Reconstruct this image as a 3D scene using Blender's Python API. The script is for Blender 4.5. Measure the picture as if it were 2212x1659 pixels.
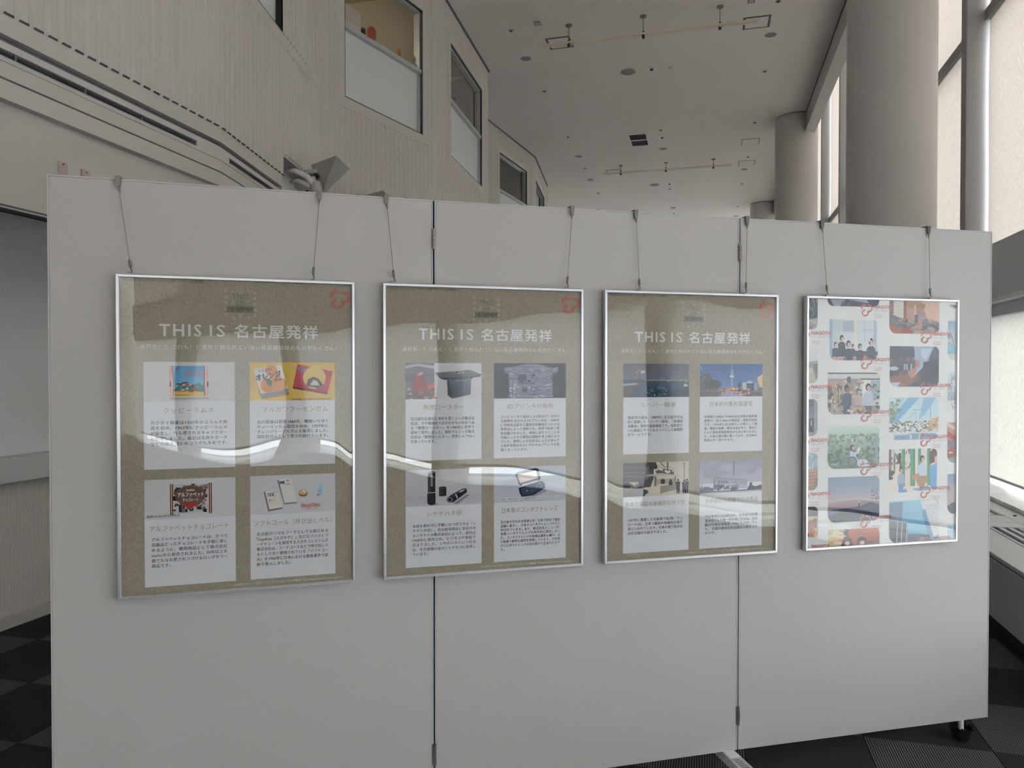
import bpy, math, random
from mathutils import Matrix, Vector
SC = bpy.context.scene
COL = SC.collection
for o in list(bpy.data.objects):
    bpy.data.objects.remove(o)

# ------------------------------------------------------------------ camera, sky, exposure
H = 1.58
cam_d = bpy.data.cameras.new('camera')
cam = bpy.data.objects.new('camera', cam_d)
COL.objects.link(cam)
cam.location = (0, 0, H)
cam.rotation_euler = (math.radians(90 - 0.82), 0, math.radians(15.1))
cam_d.sensor_width = 36.0
cam_d.lens = 36.0 * 1600 / 2212
cam_d.clip_start = 0.05
SC.camera = cam

world = bpy.data.worlds.new('sky')
SC.world = world
world.use_nodes = True
bg = world.node_tree.nodes['Background']
bg.inputs[0].default_value = (0.93, 0.97, 1.0, 1)
bg.inputs[1].default_value = 10.0

SC.view_settings.view_transform = 'Standard'
SC.view_settings.look = 'None'
SC.view_settings.gamma = 1
SC.view_settings.use_curve_mapping = False
SC.view_settings.exposure = 0.41
SC.cycles.use_denoising = True
SC.cycles.max_bounces = 9
SC.cycles.diffuse_bounces = 6
SC.cycles.transparent_max_bounces = 12
SC.cycles.caustics_reflective = False
SC.cycles.caustics_refractive = False
SC.cycles.sample_clamp_indirect = 8

# ------------------------------------------------------------------ materials
def lin(v):
    v /= 255.0
    return v / 12.92 if v <= 0.04045 else ((v + 0.055) / 1.055) ** 2.4

def new_mat(name):
    m = bpy.data.materials.new(name)
    m.use_nodes = True
    nt = m.node_tree
    return m, nt, nt.nodes['Principled BSDF']

def mat(name, col, rough=0.6, metal=0.0, bump=None, spec=0.3, var=None):
    """bump = (scale, strength, distance); var = (scale, amount) colour variation"""
    m, nt, b = new_mat(name)
    b.inputs['Base Color'].default_value = (*col, 1)
    b.inputs['Roughness'].default_value = rough
    b.inputs['Metallic'].default_value = metal
    b.inputs['Specular IOR Level'].default_value = spec
    if bump or var:
        tc = nt.nodes.new('ShaderNodeTexCoord')
    if bump:
        n = nt.nodes.new('ShaderNodeTexNoise')
        n.inputs['Scale'].default_value = bump[0]
        n.inputs['Detail'].default_value = 3
        nt.links.new(tc.outputs['Object'], n.inputs['Vector'])
        bp = nt.nodes.new('ShaderNodeBump')
        bp.inputs['Strength'].default_value = bump[1]
        bp.inputs['Distance'].default_value = bump[2]
        nt.links.new(n.outputs['Fac'], bp.inputs['Height'])
        nt.links.new(bp.outputs['Normal'], b.inputs['Normal'])
    if var:
        n = nt.nodes.new('ShaderNodeTexNoise')
        n.inputs['Scale'].default_value = var[0]
        n.inputs['Detail'].default_value = 4
        nt.links.new(tc.outputs['Object'], n.inputs['Vector'])
        cr = nt.nodes.new('ShaderNodeValToRGB')
        cr.color_ramp.elements[0].position = 0.3
        cr.color_ramp.elements[1].position = 0.7
        cr.color_ramp.elements[0].color = (*[c * (1 - var[1]) for c in col], 1)
        cr.color_ramp.elements[1].color = (*[min(1, c * (1 + var[1])) for c in col], 1)
        nt.links.new(n.outputs['Fac'], cr.inputs['Fac'])
        nt.links.new(cr.outputs['Color'], b.inputs['Base Color'])
    return m

M = {}
M['panel'] = mat('panel_white', (0.570, 0.548, 0.527), 0.5, bump=(260, 0.25, 0.001), spec=0.25)
M['panel_edge'] = mat('panel_edge_metal', (0.60, 0.60, 0.60), 0.4, spec=0.4)
M['seam_dark'] = mat('seam_shade_dark', (0.03, 0.032, 0.04), 0.6)  # shade of the narrow panel seams, put in as colour
M['steel'] = mat('hinge_steel', (0.42, 0.40, 0.37), 0.38, 0.9)
M['alu'] = mat('frame_aluminium', (0.80, 0.81, 0.83), 0.30, 0.85)
M['cable'] = mat('wire_cable', (0.25, 0.25, 0.24), 0.4, 0.7)
M['nickel'] = mat('hanger_nickel', (0.24, 0.235, 0.22), 0.35, 0.9)
M['siding'] = mat('siding_white', (0.61, 0.58, 0.55), 0.6)
M['wallwhite'] = mat('wall_white', (0.61, 0.58, 0.55), 0.7, bump=(300, 0.15, 0.001))
M['ceil'] = mat('ceiling_white', (0.82, 0.795, 0.77), 0.8, bump=(180, 0.1, 0.001))
M['cavity'] = mat('cavity_dark', (0.03, 0.03, 0.032), 0.8)
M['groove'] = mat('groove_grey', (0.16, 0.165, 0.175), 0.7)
M['winframe'] = mat('window_frame_grey', (0.55, 0.56, 0.57), 0.4, 0.3)
M['gasket'] = mat('gasket_dark', (0.10, 0.105, 0.11), 0.6)
M['tan'] = mat('upper_room_tan', (0.52, 0.47, 0.38), 0.8)
M['column'] = mat('column_grey', (0.58, 0.565, 0.55), 0.45, spec=0.3)
M['mullion'] = mat('mullion_grey', (0.36, 0.355, 0.355), 0.5, spec=0.15)
M['band'] = mat('band_grey', (0.54, 0.555, 0.59), 0.5)
M['ledge'] = mat('ledge_light_grey', (0.62, 0.63, 0.64), 0.45)
M['soffit'] = mat('fascia_grey', (0.55, 0.54, 0.535), 0.6)
M['convector'] = mat('convector_grey', (0.58, 0.585, 0.61), 0.42, spec=0.45)
M['sill'] = mat('sill_stone', (0.74, 0.73, 0.72), 0.25, spec=0.5, var=(9, 0.16))
M['grille'] = mat('grille_dark', (0.035, 0.036, 0.04), 0.6)
M['black'] = mat('black_plastic', (0.006, 0.006, 0.007), 0.7)
M['leg'] = mat('leg_white', (0.84, 0.84, 0.83), 0.4)
M['board'] = mat('board_grey', (0.76, 0.76, 0.78), 0.5)
M['recess'] = mat('recess_grey', (0.80, 0.80, 0.82), 0.6)
M['base'] = mat('baseboard_grey', (0.5, 0.49, 0.48), 0.5)
M['plate'] = mat('plate_beige', (0.52, 0.42, 0.38), 0.6)
M['hatchline'] = mat('hatch_frame_grey', (0.13, 0.13, 0.13), 0.5)
M['chrome'] = mat('reflector_chrome', (0.92, 0.92, 0.90), 0.30, 0.35)
M['spk'] = mat('speaker_grille', (0.30, 0.295, 0.29), 0.7, bump=(600, 0.4, 0.001))
M['track'] = mat('track_cream', (0.84, 0.77, 0.66), 0.5)
M['fixture'] = mat('fixture_grey', (0.50, 0.49, 0.485), 0.5)
M['fixture_dark'] = mat('fixture_dark', (0.05, 0.05, 0.05), 0.5)
M['redpl'] = mat('red_translucent', (0.55, 0.10, 0.07), 0.3)
M['cardboard'] = mat('carton_beige', (0.72, 0.60, 0.50), 0.7)
M['orange'] = mat('orange_plastic', (0.62, 0.28, 0.10), 0.5)
M['ground'] = mat('outside_ground', (0.40, 0.40, 0.39), 0.9)
M['label'] = mat('label_grey', (0.48, 0.48, 0.48), 0.6)
M['ink'] = mat('label_ink', (0.16, 0.16, 0.16), 0.6)

def carpet_mat(name, striped):
    m, nt, b = new_mat(name)
    b.inputs['Roughness'].default_value = 0.95
    b.inputs['Specular IOR Level'].default_value = 0.05
    tc = nt.nodes.new('ShaderNodeTexCoord')
    n = nt.nodes.new('ShaderNodeTexNoise')
    n.inputs['Scale'].default_value = 420
    n.inputs['Detail'].default_value = 2
    nt.links.new(tc.outputs['Object'], n.inputs['Vector'])
    cr = nt.nodes.new('ShaderNodeValToRGB')
    cr.color_ramp.elements[0].position = 0.35
    cr.color_ramp.elements[1].position = 0.75
    cr.color_ramp.elements[0].color = (0.020, 0.020, 0.024, 1)
    cr.color_ramp.elements[1].color = (0.072, 0.072, 0.080, 1)
    nt.links.new(n.outputs['Fac'], cr.inputs['Fac'])
    out = cr.outputs['Color']
    if striped:
        sx = nt.nodes.new('ShaderNodeSeparateXYZ')
        nt.links.new(tc.outputs['Object'], sx.inputs[0])
        ml = nt.nodes.new('ShaderNodeMath'); ml.operation = 'MULTIPLY'
        ml.inputs[1].default_value = 1 / 0.0101
        nt.links.new(sx.outputs['X'], ml.inputs[0])
        fr = nt.nodes.new('ShaderNodeMath'); fr.operation = 'FRACT'
        nt.links.new(ml.outputs[0], fr.inputs[0])
        r2 = nt.nodes.new('ShaderNodeValToRGB')
        r2.color_ramp.elements[0].position = 0.68
        r2.color_ramp.elements[1].position = 0.80
        r2.color_ramp.elements[0].color = (0, 0, 0, 1)
        r2.color_ramp.elements[1].color = (1, 1, 1, 1)
        nt.links.new(fr.outputs[0], r2.inputs['Fac'])
        mx = nt.nodes.new('ShaderNodeMix'); mx.data_type = 'RGBA'
        nt.links.new(r2.outputs['Color'], mx.inputs[0])
        nt.links.new(out, mx.inputs[6])
        mx.inputs[7].default_value = (0.26, 0.26, 0.265, 1)
        out = mx.outputs[2]
    nt.links.new(out, b.inputs['Base Color'])
    bp = nt.nodes.new('ShaderNodeBump')
    bp.inputs['Strength'].default_value = 0.6
    bp.inputs['Distance'].default_value = 0.003
    nt.links.new(n.outputs['Fac'], bp.inputs['Height'])
    nt.links.new(bp.outputs['Normal'], b.inputs['Normal'])
    return m
M['carpet_plain'] = carpet_mat('carpet_plain', False)
M['carpet_stripe'] = carpet_mat('carpet_stripe', True)

def blind_mat(name, tint, trans):
    """woven roller-blind fabric: part diffuse, part translucent"""
    m = bpy.data.materials.new(name); m.use_nodes = True
    nt = m.node_tree; nt.nodes.clear()
    out = nt.nodes.new('ShaderNodeOutputMaterial')
    d = nt.nodes.new('ShaderNodeBsdfDiffuse')
    t = nt.nodes.new('ShaderNodeBsdfTranslucent')
    mx = nt.nodes.new('ShaderNodeAddShader')
    tc = nt.nodes.new('ShaderNodeTexCoord')
    mp = nt.nodes.new('ShaderNodeMapping')
    mp.inputs['Scale'].default_value = (130, 130, 28)
    n = nt.nodes.new('ShaderNodeTexNoise')
    n.inputs['Scale'].default_value = 1.0
    n.inputs['Detail'].default_value = 3
    nt.links.new(tc.outputs['Object'], mp.inputs[0])
    nt.links.new(mp.outputs[0], n.inputs['Vector'])
    for sh, k in ((d, 0.55), (t, trans)):
        cr = nt.nodes.new('ShaderNodeValToRGB')
        cr.color_ramp.elements[0].position = 0.3
        cr.color_ramp.elements[1].position = 0.7
        cr.color_ramp.elements[0].color = (*[c * k * 0.80 for c in tint], 1)
        cr.color_ramp.elements[1].color = (*[c * k * 1.10 for c in tint], 1)
        nt.links.new(n.outputs['Fac'], cr.inputs['Fac'])
        nt.links.new(cr.outputs['Color'], sh.inputs['Color'])
    nt.links.new(d.outputs[0], mx.inputs[0]); nt.links.new(t.outputs[0], mx.inputs[1])
    nt.links.new(mx.outputs[0], out.inputs['Surface'])
    return m
M['blind'] = blind_mat('blind_fabric', (1.0, 0.865, 0.775), 0.100)
M['blind_low'] = blind_mat('blind_fabric_low', (1.0, 0.95, 0.88), 0.115)
M['blind_sheer_unseen'] = blind_mat('blind_fabric_sheer_unseen', (0.985, 0.965, 1.0), 0.37)  # extra sheer, for unseen lower blinds only, to send more light indoors

def glass_mat(name, tint=(1, 1, 1), gain=1.8, rough=0.0):
    """thin clear sheet: lets light straight through, mirrors by Fresnel"""
    m = bpy.data.materials.new(name); m.use_nodes = True
    nt = m.node_tree; nt.nodes.clear()
    out = nt.nodes.new('ShaderNodeOutputMaterial')
    tr = nt.nodes.new('ShaderNodeBsdfTransparent'); tr.inputs[0].default_value = (*tint, 1)
    gl = nt.nodes.new('ShaderNodeBsdfGlossy'); gl.inputs['Roughness'].default_value = rough
    # Schlick's Fresnel for a thin sheet, the same from both sides
    lw = nt.nodes.new('ShaderNodeLayerWeight'); lw.inputs['Blend'].default_value = 0.5
    pw = nt.nodes.new('ShaderNodeMath'); pw.operation = 'POWER'; pw.inputs[1].default_value = 5
    fr = nt.nodes.new('ShaderNodeMath'); fr.operation = 'MULTIPLY_ADD'
    fr.inputs[1].default_value = 0.96; fr.inputs[2].default_value = 0.04
    nt.links.new(lw.outputs['Facing'], pw.inputs[0]); nt.links.new(pw.outputs[0], fr.inputs[0])
    mu = nt.nodes.new('ShaderNodeMath'); mu.operation = 'MULTIPLY'; mu.use_clamp = True
    mu.inputs[1].default_value = gain
    mx = nt.nodes.new('ShaderNodeMixShader')
    nt.links.new(fr.outputs[0], mu.inputs[0]); nt.links.new(mu.outputs[0], mx.inputs[0])
    nt.links.new(tr.outputs[0], mx.inputs[1]); nt.links.new(gl.outputs[0], mx.inputs[2])
    nt.links.new(mx.outputs[0], out.inputs['Surface'])
    return m
M['acrylic'] = glass_mat('acrylic_sheet', (0.97, 0.975, 0.97), 1.7)
M['glass'] = glass_mat('window_glass', (0.92, 0.95, 0.94), 1.8)

def frosted():
    m = bpy.data.materials.new('frosted_glass'); m.use_nodes = True
    nt = m.node_tree; b = nt.nodes['Principled BSDF']
    b.inputs['Base Color'].default_value = (0.72, 0.76, 0.75, 1)
    b.inputs['Roughness'].default_value = 0.35
    b.inputs['Specular IOR Level'].default_value = 0.5
    return m
M['frosted'] = frosted()

# ------------------------------------------------------------------ mesh helpers
class MB:
    def __init__(s, mtx=None):
        s.v = []; s.f = []; s.M = mtx or Matrix(); s.sm = []
    def add(s, vs, fs, smooth=False):
        n = len(s.v)
        s.v += [tuple(s.M @ Vector(p)) for p in vs]
        s.f += [tuple(i + n for i in f) for f in fs]
        s.sm += [smooth] * len(fs)
        return s
    def box(s, x0, x1, y0, y1, z0, z1):
        return s.add([(x0, y0, z0), (x1, y0, z0), (x1, y1, z0), (x0, y1, z0), (x0, y0, z1), (x1, y0, z1), (x1, y1, z1), (x0, y1, z1)],
                     [(3, 2, 1, 0), (4, 5, 6, 7), (0, 1, 5, 4), (1, 2, 6, 5), (2, 3, 7, 6), (3, 0, 4, 7)])
    def bbox(s, x0, x1, y0, y1, z0, z1, b):
        """box with all edges chamfered by b"""
        vs = []; idx = {}
        for ix, x in ((0, x0), (1, x1)):
            for iy, y in ((0, y0), (1, y1)):
                for iz, z in ((0, z0), (1, z1)):
                    for ax in range(3):
                        q = [x + (b if ix == 0 else -b), y + (b if iy == 0 else -b), z + (b if iz == 0 else -b)]
                        q[ax] = (x, y, z)[ax]
                        idx[ix, iy, iz, ax] = len(vs); vs.append(tuple(q))
        fs = []
        for ax in range(3):
            o1, o2 = [a for a in range(3) if a != ax]
            for sd in (0, 1):
                loop = []
                for a, c in ((0, 0), (1, 0), (1, 1), (0, 1)):
                    k = [0, 0, 0]; k[ax] = sd; k[o1] = a; k[o2] = c
                    loop.append(idx[k[0], k[1], k[2], ax])
                fs.append(tuple(loop))
            for a in (0, 1):
                for c in (0, 1):
                    k0 = [0, 0, 0]; k1 = [0, 0, 0]
                    k0[o1] = k1[o1] = a; k0[o2] = k1[o2] = c; k1[ax] = 1
                    fs.append((idx[(*k0, o1)], idx[(*k1, o1)], idx[(*k1, o2)], idx[(*k0, o2)]))
        for k in [(a, c, e) for a in (0, 1) for c in (0, 1) for e in (0, 1)]:
            fs.append(tuple(idx[(*k, ax)] for ax in range(3)))
        return s.add(vs, fs)
    def cyl(s, p0, p1, r0, r1=None, n=16, cap=True, smooth=True):
        r1 = r0 if r1 is None else r1
        p0 = Vector(p0); p1 = Vector(p1); d = (p1 - p0).normalized()
        a = d.orthogonal().normalized(); b = d.cross(a)
        vs = []
        for p, r in ((p0, r0), (p1, r1)):
            for i in range(n):
                t = 2 * math.pi * i / n
                vs.append(tuple(p + (a * math.cos(t) + b * math.sin(t)) * r))
        fs = [(i, (i + 1) % n, n + (i + 1) % n, n + i) for i in range(n)]
        s.add(vs, fs, smooth)
        if cap:
            s.add(vs[:n], [tuple(range(n - 1, -1, -1))]); s.add(vs[n:], [tuple(range(n))])
        return s
    def lathe(s, prof, n=24, smooth=True, c=(0, 0)):
        vs = []; m = len(prof)
        for r, z in prof:
            for i in range(n):
                t = 2 * math.pi * i / n
                vs.append((c[0] + r * math.cos(t), c[1] + r * math.sin(t), z))
        fs = [(j * n + i, j * n + (i + 1) % n, (j + 1) * n + (i + 1) % n, (j + 1) * n + i) for j in range(m - 1) for i in range(n)]
        return s.add(vs, fs, smooth)
    def tube(s, pts, r, n=8):
        pts = [Vector(p) for p in pts]
        rs = r if isinstance(r, (list, tuple)) else [r] * len(pts)
        vs = []
        for i, p in enumerate(pts):
            d = (pts[min(i + 1, len(pts) - 1)] - pts[max(i - 1, 0)]).normalized()
            a = d.cross(Vector((0.13, 0.31, 0.94))).normalized(); b = d.cross(a)
            for k in range(n):
                t = 2 * math.pi * k / n
                vs.append(tuple(p + (a * math.cos(t) + b * math.sin(t)) * rs[i]))
        fs = [(j * n + i, j * n + (i + 1) % n, (j + 1) * n + (i + 1) % n, (j + 1) * n + i) for j in range(len(pts) - 1) for i in range(n)]
        fs += [tuple(range(n - 1, -1, -1)), tuple(range((len(pts) - 1) * n, len(pts) * n))]
        return s.add(vs, fs, True)
    def frame(s, x0, x1, z0, z1, w, y0, y1):
        """four bars round an opening in the local x-z plane"""
        s.box(x0, x1, y0, y1, z0, z0 + w); s.box(x0, x1, y0, y1, z1 - w, z1)
        s.box(x0, x0 + w, y0, y1, z0 + w, z1 - w); s.box(x1 - w, x1, y0, y1, z0 + w, z1 - w)
        return s
    def build(s, name, m, parent=None, **tags):
        me = bpy.data.meshes.new(name)
        me.from_pydata(s.v, [], s.f)
        for p, q in zip(me.polygons, s.sm):
            p.use_smooth = q
        me.materials.append(M[m] if isinstance(m, str) else m)
        me.update()
        o = bpy.data.objects.new(name, me); COL.objects.link(o)
        if parent is not None:
            o.parent = parent
        for k, v in tags.items():
            o[k] = v
        return o

def empty(name, loc=(0, 0, 0), parent=None, rot=None, **tags):
    o = bpy.data.objects.new(name, None); COL.objects.link(o)
    o.empty_display_size = 0.1
    o.location = loc
    if rot is not None:
        o.rotation_euler = (0, 0, rot)
    if parent is not None:
        o.parent = parent
    for k, v in tags.items():
        o[k] = v
    return o

def dup(o, parent=None, loc=None, **tags):
    c = o.copy(); COL.objects.link(c)
    if parent is not None:
        c.parent = parent
    if loc is not None:
        c.location = loc
    for k, v in tags.items():
        c[k] = v
    for ch in list(o.children):
        dup(ch, c)
    return c

def frame_mtx(A, B, z=0.0):
    """local frame: x from plan point A to B, y to the left of it, z up"""
    t = Vector((B[0] - A[0], B[1] - A[1])).normalized()
    return Matrix(((t.x, -t.y, 0, A[0]), (t.y, t.x, 0, A[1]), (0, 0, 1, z), (0, 0, 0, 1)))

def place(name, A, B, z=0.0, **tags):
    """an Empty whose local x runs from plan point A towards B"""
    return empty(name, (A[0], A[1], z), rot=math.atan2(B[1] - A[1], B[0] - A[0]), **tags)

# ------------------------------------------------------------------ room shell
ZC = 6.40
floor = MB().box(-8.0, 3.0, -10.2, 30.0, -0.2, -0.006).build('floor', 'carpet_plain', kind='structure')
ceiling = MB().box(-9.0, 1.80, -10.2, 30.0, ZC, ZC + 0.15).build('ceiling', 'ceil', kind='structure')
MB().box(1.80, 3.2, -10.2, 30.0, 8.85, 9.0).build('ceiling_window_void', 'ceil', kind='structure')
MB().box(-9.0, 3.2, 30.0, 30.2, -0.2, 9.0).build('wall_far', 'wallwhite', kind='structure')
MB().box(-60, 90, -60, 90, -12.2, -12.0).build('ground', 'ground', kind='structure')

# carpet tiles, half a metre square, laid striped and plain like a chessboard
tile_me = {}
for i, k in enumerate(('carpet_plain', 'carpet_stripe')):
    t = MB().bbox(0.0008, 0.4992, 0.0008, 0.4992, -0.006, 0, 0.001)
    o = t.build('carpet_tile', k); tile_me[i] = o.data
    bpy.data.objects.remove(o)
for i in range(-9, 3):
    for j in range(-3, 8):
        x, y = 0.14 + 0.5 * i, 3.49 + 0.5 * j
        striped = (i + j) % 2 == 0
        # the tiles seen beside and beneath the partition
        if x + 0.5 > 1.66 or x < -4.4:
            continue
        o = bpy.data.objects.new('carpet_tile', tile_me[1 if striped else 0]); COL.objects.link(o)
        o.location = (x, y, 0); o.parent = floor

# ------------------------------------------------------------------ left wall: folded, corrugated facets
PC0 = (-3.118, 0.40); PC1 = (-3.250, 4.397); PB0 = (-3.779, 6.703); PB1 = (-3.318, 8.681)
PB2 = (-3.466, 11.371); PD0 = (-4.340, 11.75); PD1 = (-3.829, 16.088); PE1 = (-4.112, 18.66)
PITCH = 0.083
wall_left = empty('wall_left', kind='structure')

def facet(A, B, z0, z1, holes, name='siding'):
    """corrugated sheet; holes = (s0, s1, z0, z1) along the facet"""
    mtx = frame_mtx(A, B)
    L = (Vector(B) - Vector(A)).length
    b = MB(mtx)
    n = int(L / PITCH)
    prof = [(0, 0)]
    for i in range(n):
        s = i * PITCH
        prof += [(s + 0.010, 0), (s + 0.024, -0.010), (s + 0.062, -0.010), (s + 0.076, 0)]
    prof.append((L, 0))
    cuts = sorted({h for q in holes for h in q[:2]})
    pts = []
    for (s0, y0), (s1, y1) in zip(prof, prof[1:]):
        pts.append((s0, y0))
        for c in cuts:
            if s0 < c < s1:
                pts.append((c, y0 + (y1 - y0) * (c - s0) / (s1 - s0)))
    pts.append(prof[-1])
    for (s0, y0), (s1, y1) in zip(pts, pts[1:]):
        if s1 - s0 < 1e-6:
            continue
        zs = [(z0, z1)]
        for h in holes:
            if h[0] - 1e-6 <= s0 and s1 <= h[1] + 1e-6:
                zs = [q for q in ((z0, h[2]), (h[3], z1)) if q[1] - q[0] > 0.001]
        for a, c in zs:
            b.add([(s0, y0, a), (s1, y1, a), (s1, y1, c), (s0, y0, c)], [(0, 1, 2, 3)])
    b.build(name, 'siding', wall_left)
    # backing sheet closing the hollow ribs
    k = MB(mtx)
    edges = [0] + cuts + [L]
    for s0, s1 in zip(edges, edges[1:]):
        zs = [(z0, z1)]
        for h in holes:
            if h[0] - 1e-6 <= s0 and s1 <= h[1] + 1e-6:
                zs = [(z0, h[2]), (h[3], z1)]
        for a, c in zs:
            if c - a > 0.001:
                k.box(s0, s1, 0.004, 0.05, a, c)
    k.build('backing', 'cavity', wall_left)
    # solid dark boxes standing in for the shade in the hollow rib ends
    sl = MB(mtx)
    for i in range(n):
        s = i * PITCH
        if z0 > 1 and not any(h[0] < s + 0.04 < h[1] and h[2] <= z0 + 0.01 for h in holes):
            sl.box(s + 0.016, s + 0.066, -0.0106, 0.0, z0, z0 + 0.007)
        for h in holes:
            if h[0] < s + 0.02 and s + 0.07 < h[1] and h[3] < z1 - 0.05:
                sl.box(s + 0.020, s + 0.066, -0.0106, 0.0, h[3] + 0.003, h[3] + 0.008)
    if sl.v:
        sl.build('rib_end_shade', 'gasket', wall_left, kind='stuff')
    # dark shadow gap under the ceiling
    MB(mtx).box(0, L, -0.03, 0.02, z1, z1 + 0.022).build('shadow_gap', 'groove', wall_left)
    return mtx, L

def s_of(A, B, F):
    """distance along facet A-B of the point with that forward coordinate"""
    return (F - A[1]) / (B[1] - A[1]) * (Vector(B) - Vector(A)).length

WZ0, WBAR0, WBAR1, WZ1 = 4.455, 5.19, 5.235, 5.945
wins = {}
wcount = [0]
def upper_window(A, B, F0, F1, mtx):
    s0, s1 = s_of(A, B, F0), s_of(A, B, F1)
    wcount[0] += 1
    w = empty('window_%d' % wcount[0], kind='structure')
    m = 0.105
    # flat plate round the opening
    MB(mtx).frame(s0 - m, s1 + m, WZ0 - m, WZ1 + m, m, -0.0112, 0.01).build('surround', 'siding', w)
    MB(mtx).frame(s0, s1, WZ0, WZ1, 0.012, -0.009, 0.10).build('gasket', 'gasket', w)
    MB(mtx).frame(s0 + 0.012, s1 - 0.012, WZ0 + 0.012, WZ1 - 0.012, 0.022, 0.02, 0.10).build('frame', 'winframe', w)
    MB(mtx).box(s0 + 0.012, s1 - 0.012, 0.0, 0.10, WBAR0, WBAR1).build('transom', 'winframe', w)
    MB(mtx).box(s0 + 0.034, s1 - 0.034, 0.055, 0.063, WZ0 + 0.034, WBAR0).build('frosted_pane', 'frosted', w)
    MB(mtx).add([(s0 + 0.034, 0.059, WBAR1), (s1 - 0.034, 0.059, WBAR1), (s1 - 0.034, 0.059, WZ1 - 0.034), (s0 + 0.034, 0.059, WZ1 - 0.034)],
                [(0, 1, 2, 3)]).build('clear_pane', 'glass', w)
    return (s0 - m + 0.02, s1 + m - 0.02, WZ0 - m + 0.02, WZ1 + m - 0.02)

SL = 3.26
ZT = ZC - 0.022
def do_facet(A, B, spans, z0=SL, extra=()):
    mtx = frame_mtx(A, B)
    holes = [upper_window(A, B, a, c, mtx) for a, c in spans]
    facet(A, B, z0, ZT, holes + list(extra))
do_facet(PC0, PC1, [])
NS0, NS1 = s_of(PC1, PB0, 5.601), s_of(PC1, PB0, 6.35)
do_facet(PC1, PB0, [(4.95, 6.237)], extra=[(NS0 - 0.02, NS1 + 0.02, SL, 3.445)])
do_facet(PB0, PB1, [(7.022, 8.392)], z0=0.0)
do_facet(PB1, PB2, [(9.285, 10.955)], z0=0.0)
do_facet(PD0, PD1, [(14.098, 15.61)], z0=0.0)
do_facet(PD1, PE1, [(16.34, 18.02)], z0=0.0)
# return faces that close the folds
MB(frame_mtx(PB2, PD0)).box(0, (Vector(PD0) - Vector(PB2)).length, 0.0, 0.05, 0, ZC).build('return_face', 'groove', wall_left)  # dark grey colour stands in for the shadow line at this fold
MB(frame_mtx(PE1, (-5.2, 19.2))).box(0, 1.3, 0.0, 0.05, 0, ZC).build('return_face', 'siding', wall_left)

# flat band and overhanging bulkhead under the corrugated sheet (two facets)
trim_n = [0]
def trim(mb, m):
    trim_n[0] += 1
    return mb.build('trim_%d' % trim_n[0], m, kind='structure')
def bulkhead(A, B, s0, s1, slot0, slot1):
    mtx = frame_mtx(A, B)
    trim(MB(mtx).box(s0, s1, 0.0, 0.06, 3.162, SL), 'siding')
    trim(MB(mtx).box(s0, s1, 0.035, 0.05, 3.128, 3.162), 'groove')
    lower = MB(mtx)
    lower.box(s0, s1, 0.0, 0.06, 3.096, 3.128); lower.box(s0, s1, 0.0, 0.06, 2.962, 3.054)
    if slot0 > s0:
        lower.box(s0, slot0, 0.0, 0.06, 3.054, 3.096)
    lower.box(slot1, s1, 0.0, 0.06, 3.054, 3.096)
    lower.box(s0, s1, -0.006, 0.0, 3.036, 3.043)
    trim(lower, 'siding')
    trim(MB(mtx).box(s0, s1, 0.03, 0.06, 2.952, 2.962), 'groove')
    trim(MB(mtx).box(s0, s1, 0.0, 0.06, 2.863, 2.952), 'siding')
    return mtx
LC = (Vector(PC1) - Vector(PC0)).length
LB = (Vector(PB0) - Vector(PC1)).length
def diffuser(A, B, s0, s1, label):
    r = place('slot_diffuser', A, B, 3.075, label=label, category='air vent', group='slot diffusers in the left bulkhead')
    z = 3.075
    MB().frame(s0, s1, 3.054 - z, 3.096 - z, 0.004, -0.004, 0.05).build('frame', 'ledge', r)
    MB().box(s0 + 0.004, s1 - 0.004, 0.045, 0.05, 3.058 - z, 3.092 - z).build('dark_back', 'grille', r)
    for i in range(3):
        zz = 3.066 - z + i * 0.009
        MB().box(s0 + 0.004, s1 - 0.004, 0.004, 0.012, zz, zz + 0.0016).build('blade', 'groove', r)
    x = s0 + 0.42
    while x < s1 - 0.1:
        MB().box(x, x + 0.012, 0.003, 0.02, 3.058 - z, 3.092 - z).build('divider', 'groove', r)
        x += 0.42
s_c = s_of(PC0, PC1, 4.14)
bulkhead(PC0, PC1, 0, LC, s_c - 2.6, s_c)
diffuser(PC0, PC1, s_c - 2.6, s_c, 'long black slot diffuser running along the left bulkhead')
sb0, sb1 = s_of(PC1, PB0, 4.52), s_of(PC1, PB0, 5.50)
bulkhead(PC1, PB0, 0, NS0 - 0.03, sb0, sb1)
diffuser(PC1, PB0, sb0, sb1, 'short black slot diffuser just before the wall niche')
MB(frame_mtx(PC1, PB0)).box(NS0 - 0.03, LB, 0.005, 0.06, 0.0, 3.235).build('plain_face', 'siding', wall_left)
# niche with grey lining
nb = MB(frame_mtx(PC1, PB0))
nb.box(NS0, NS1, 0.16, 0.18, 3.235, 3.445); nb.box(NS0 - 0.02, NS0, -0.004, 0.18, 3.235, 3.445); nb.box(NS1, NS1 + 0.02, -0.004, 0.18, 3.235, 3.445)
nb.box(NS0 - 0.02, NS1 + 0.02, 0.0, 0.18, 3.215, 3.235); nb.box(NS0 - 0.02, NS1 + 0.02, -0.006, 0.18, 3.425, 3.447)
nb.build('niche', 'soffit', wall_left)
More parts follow.
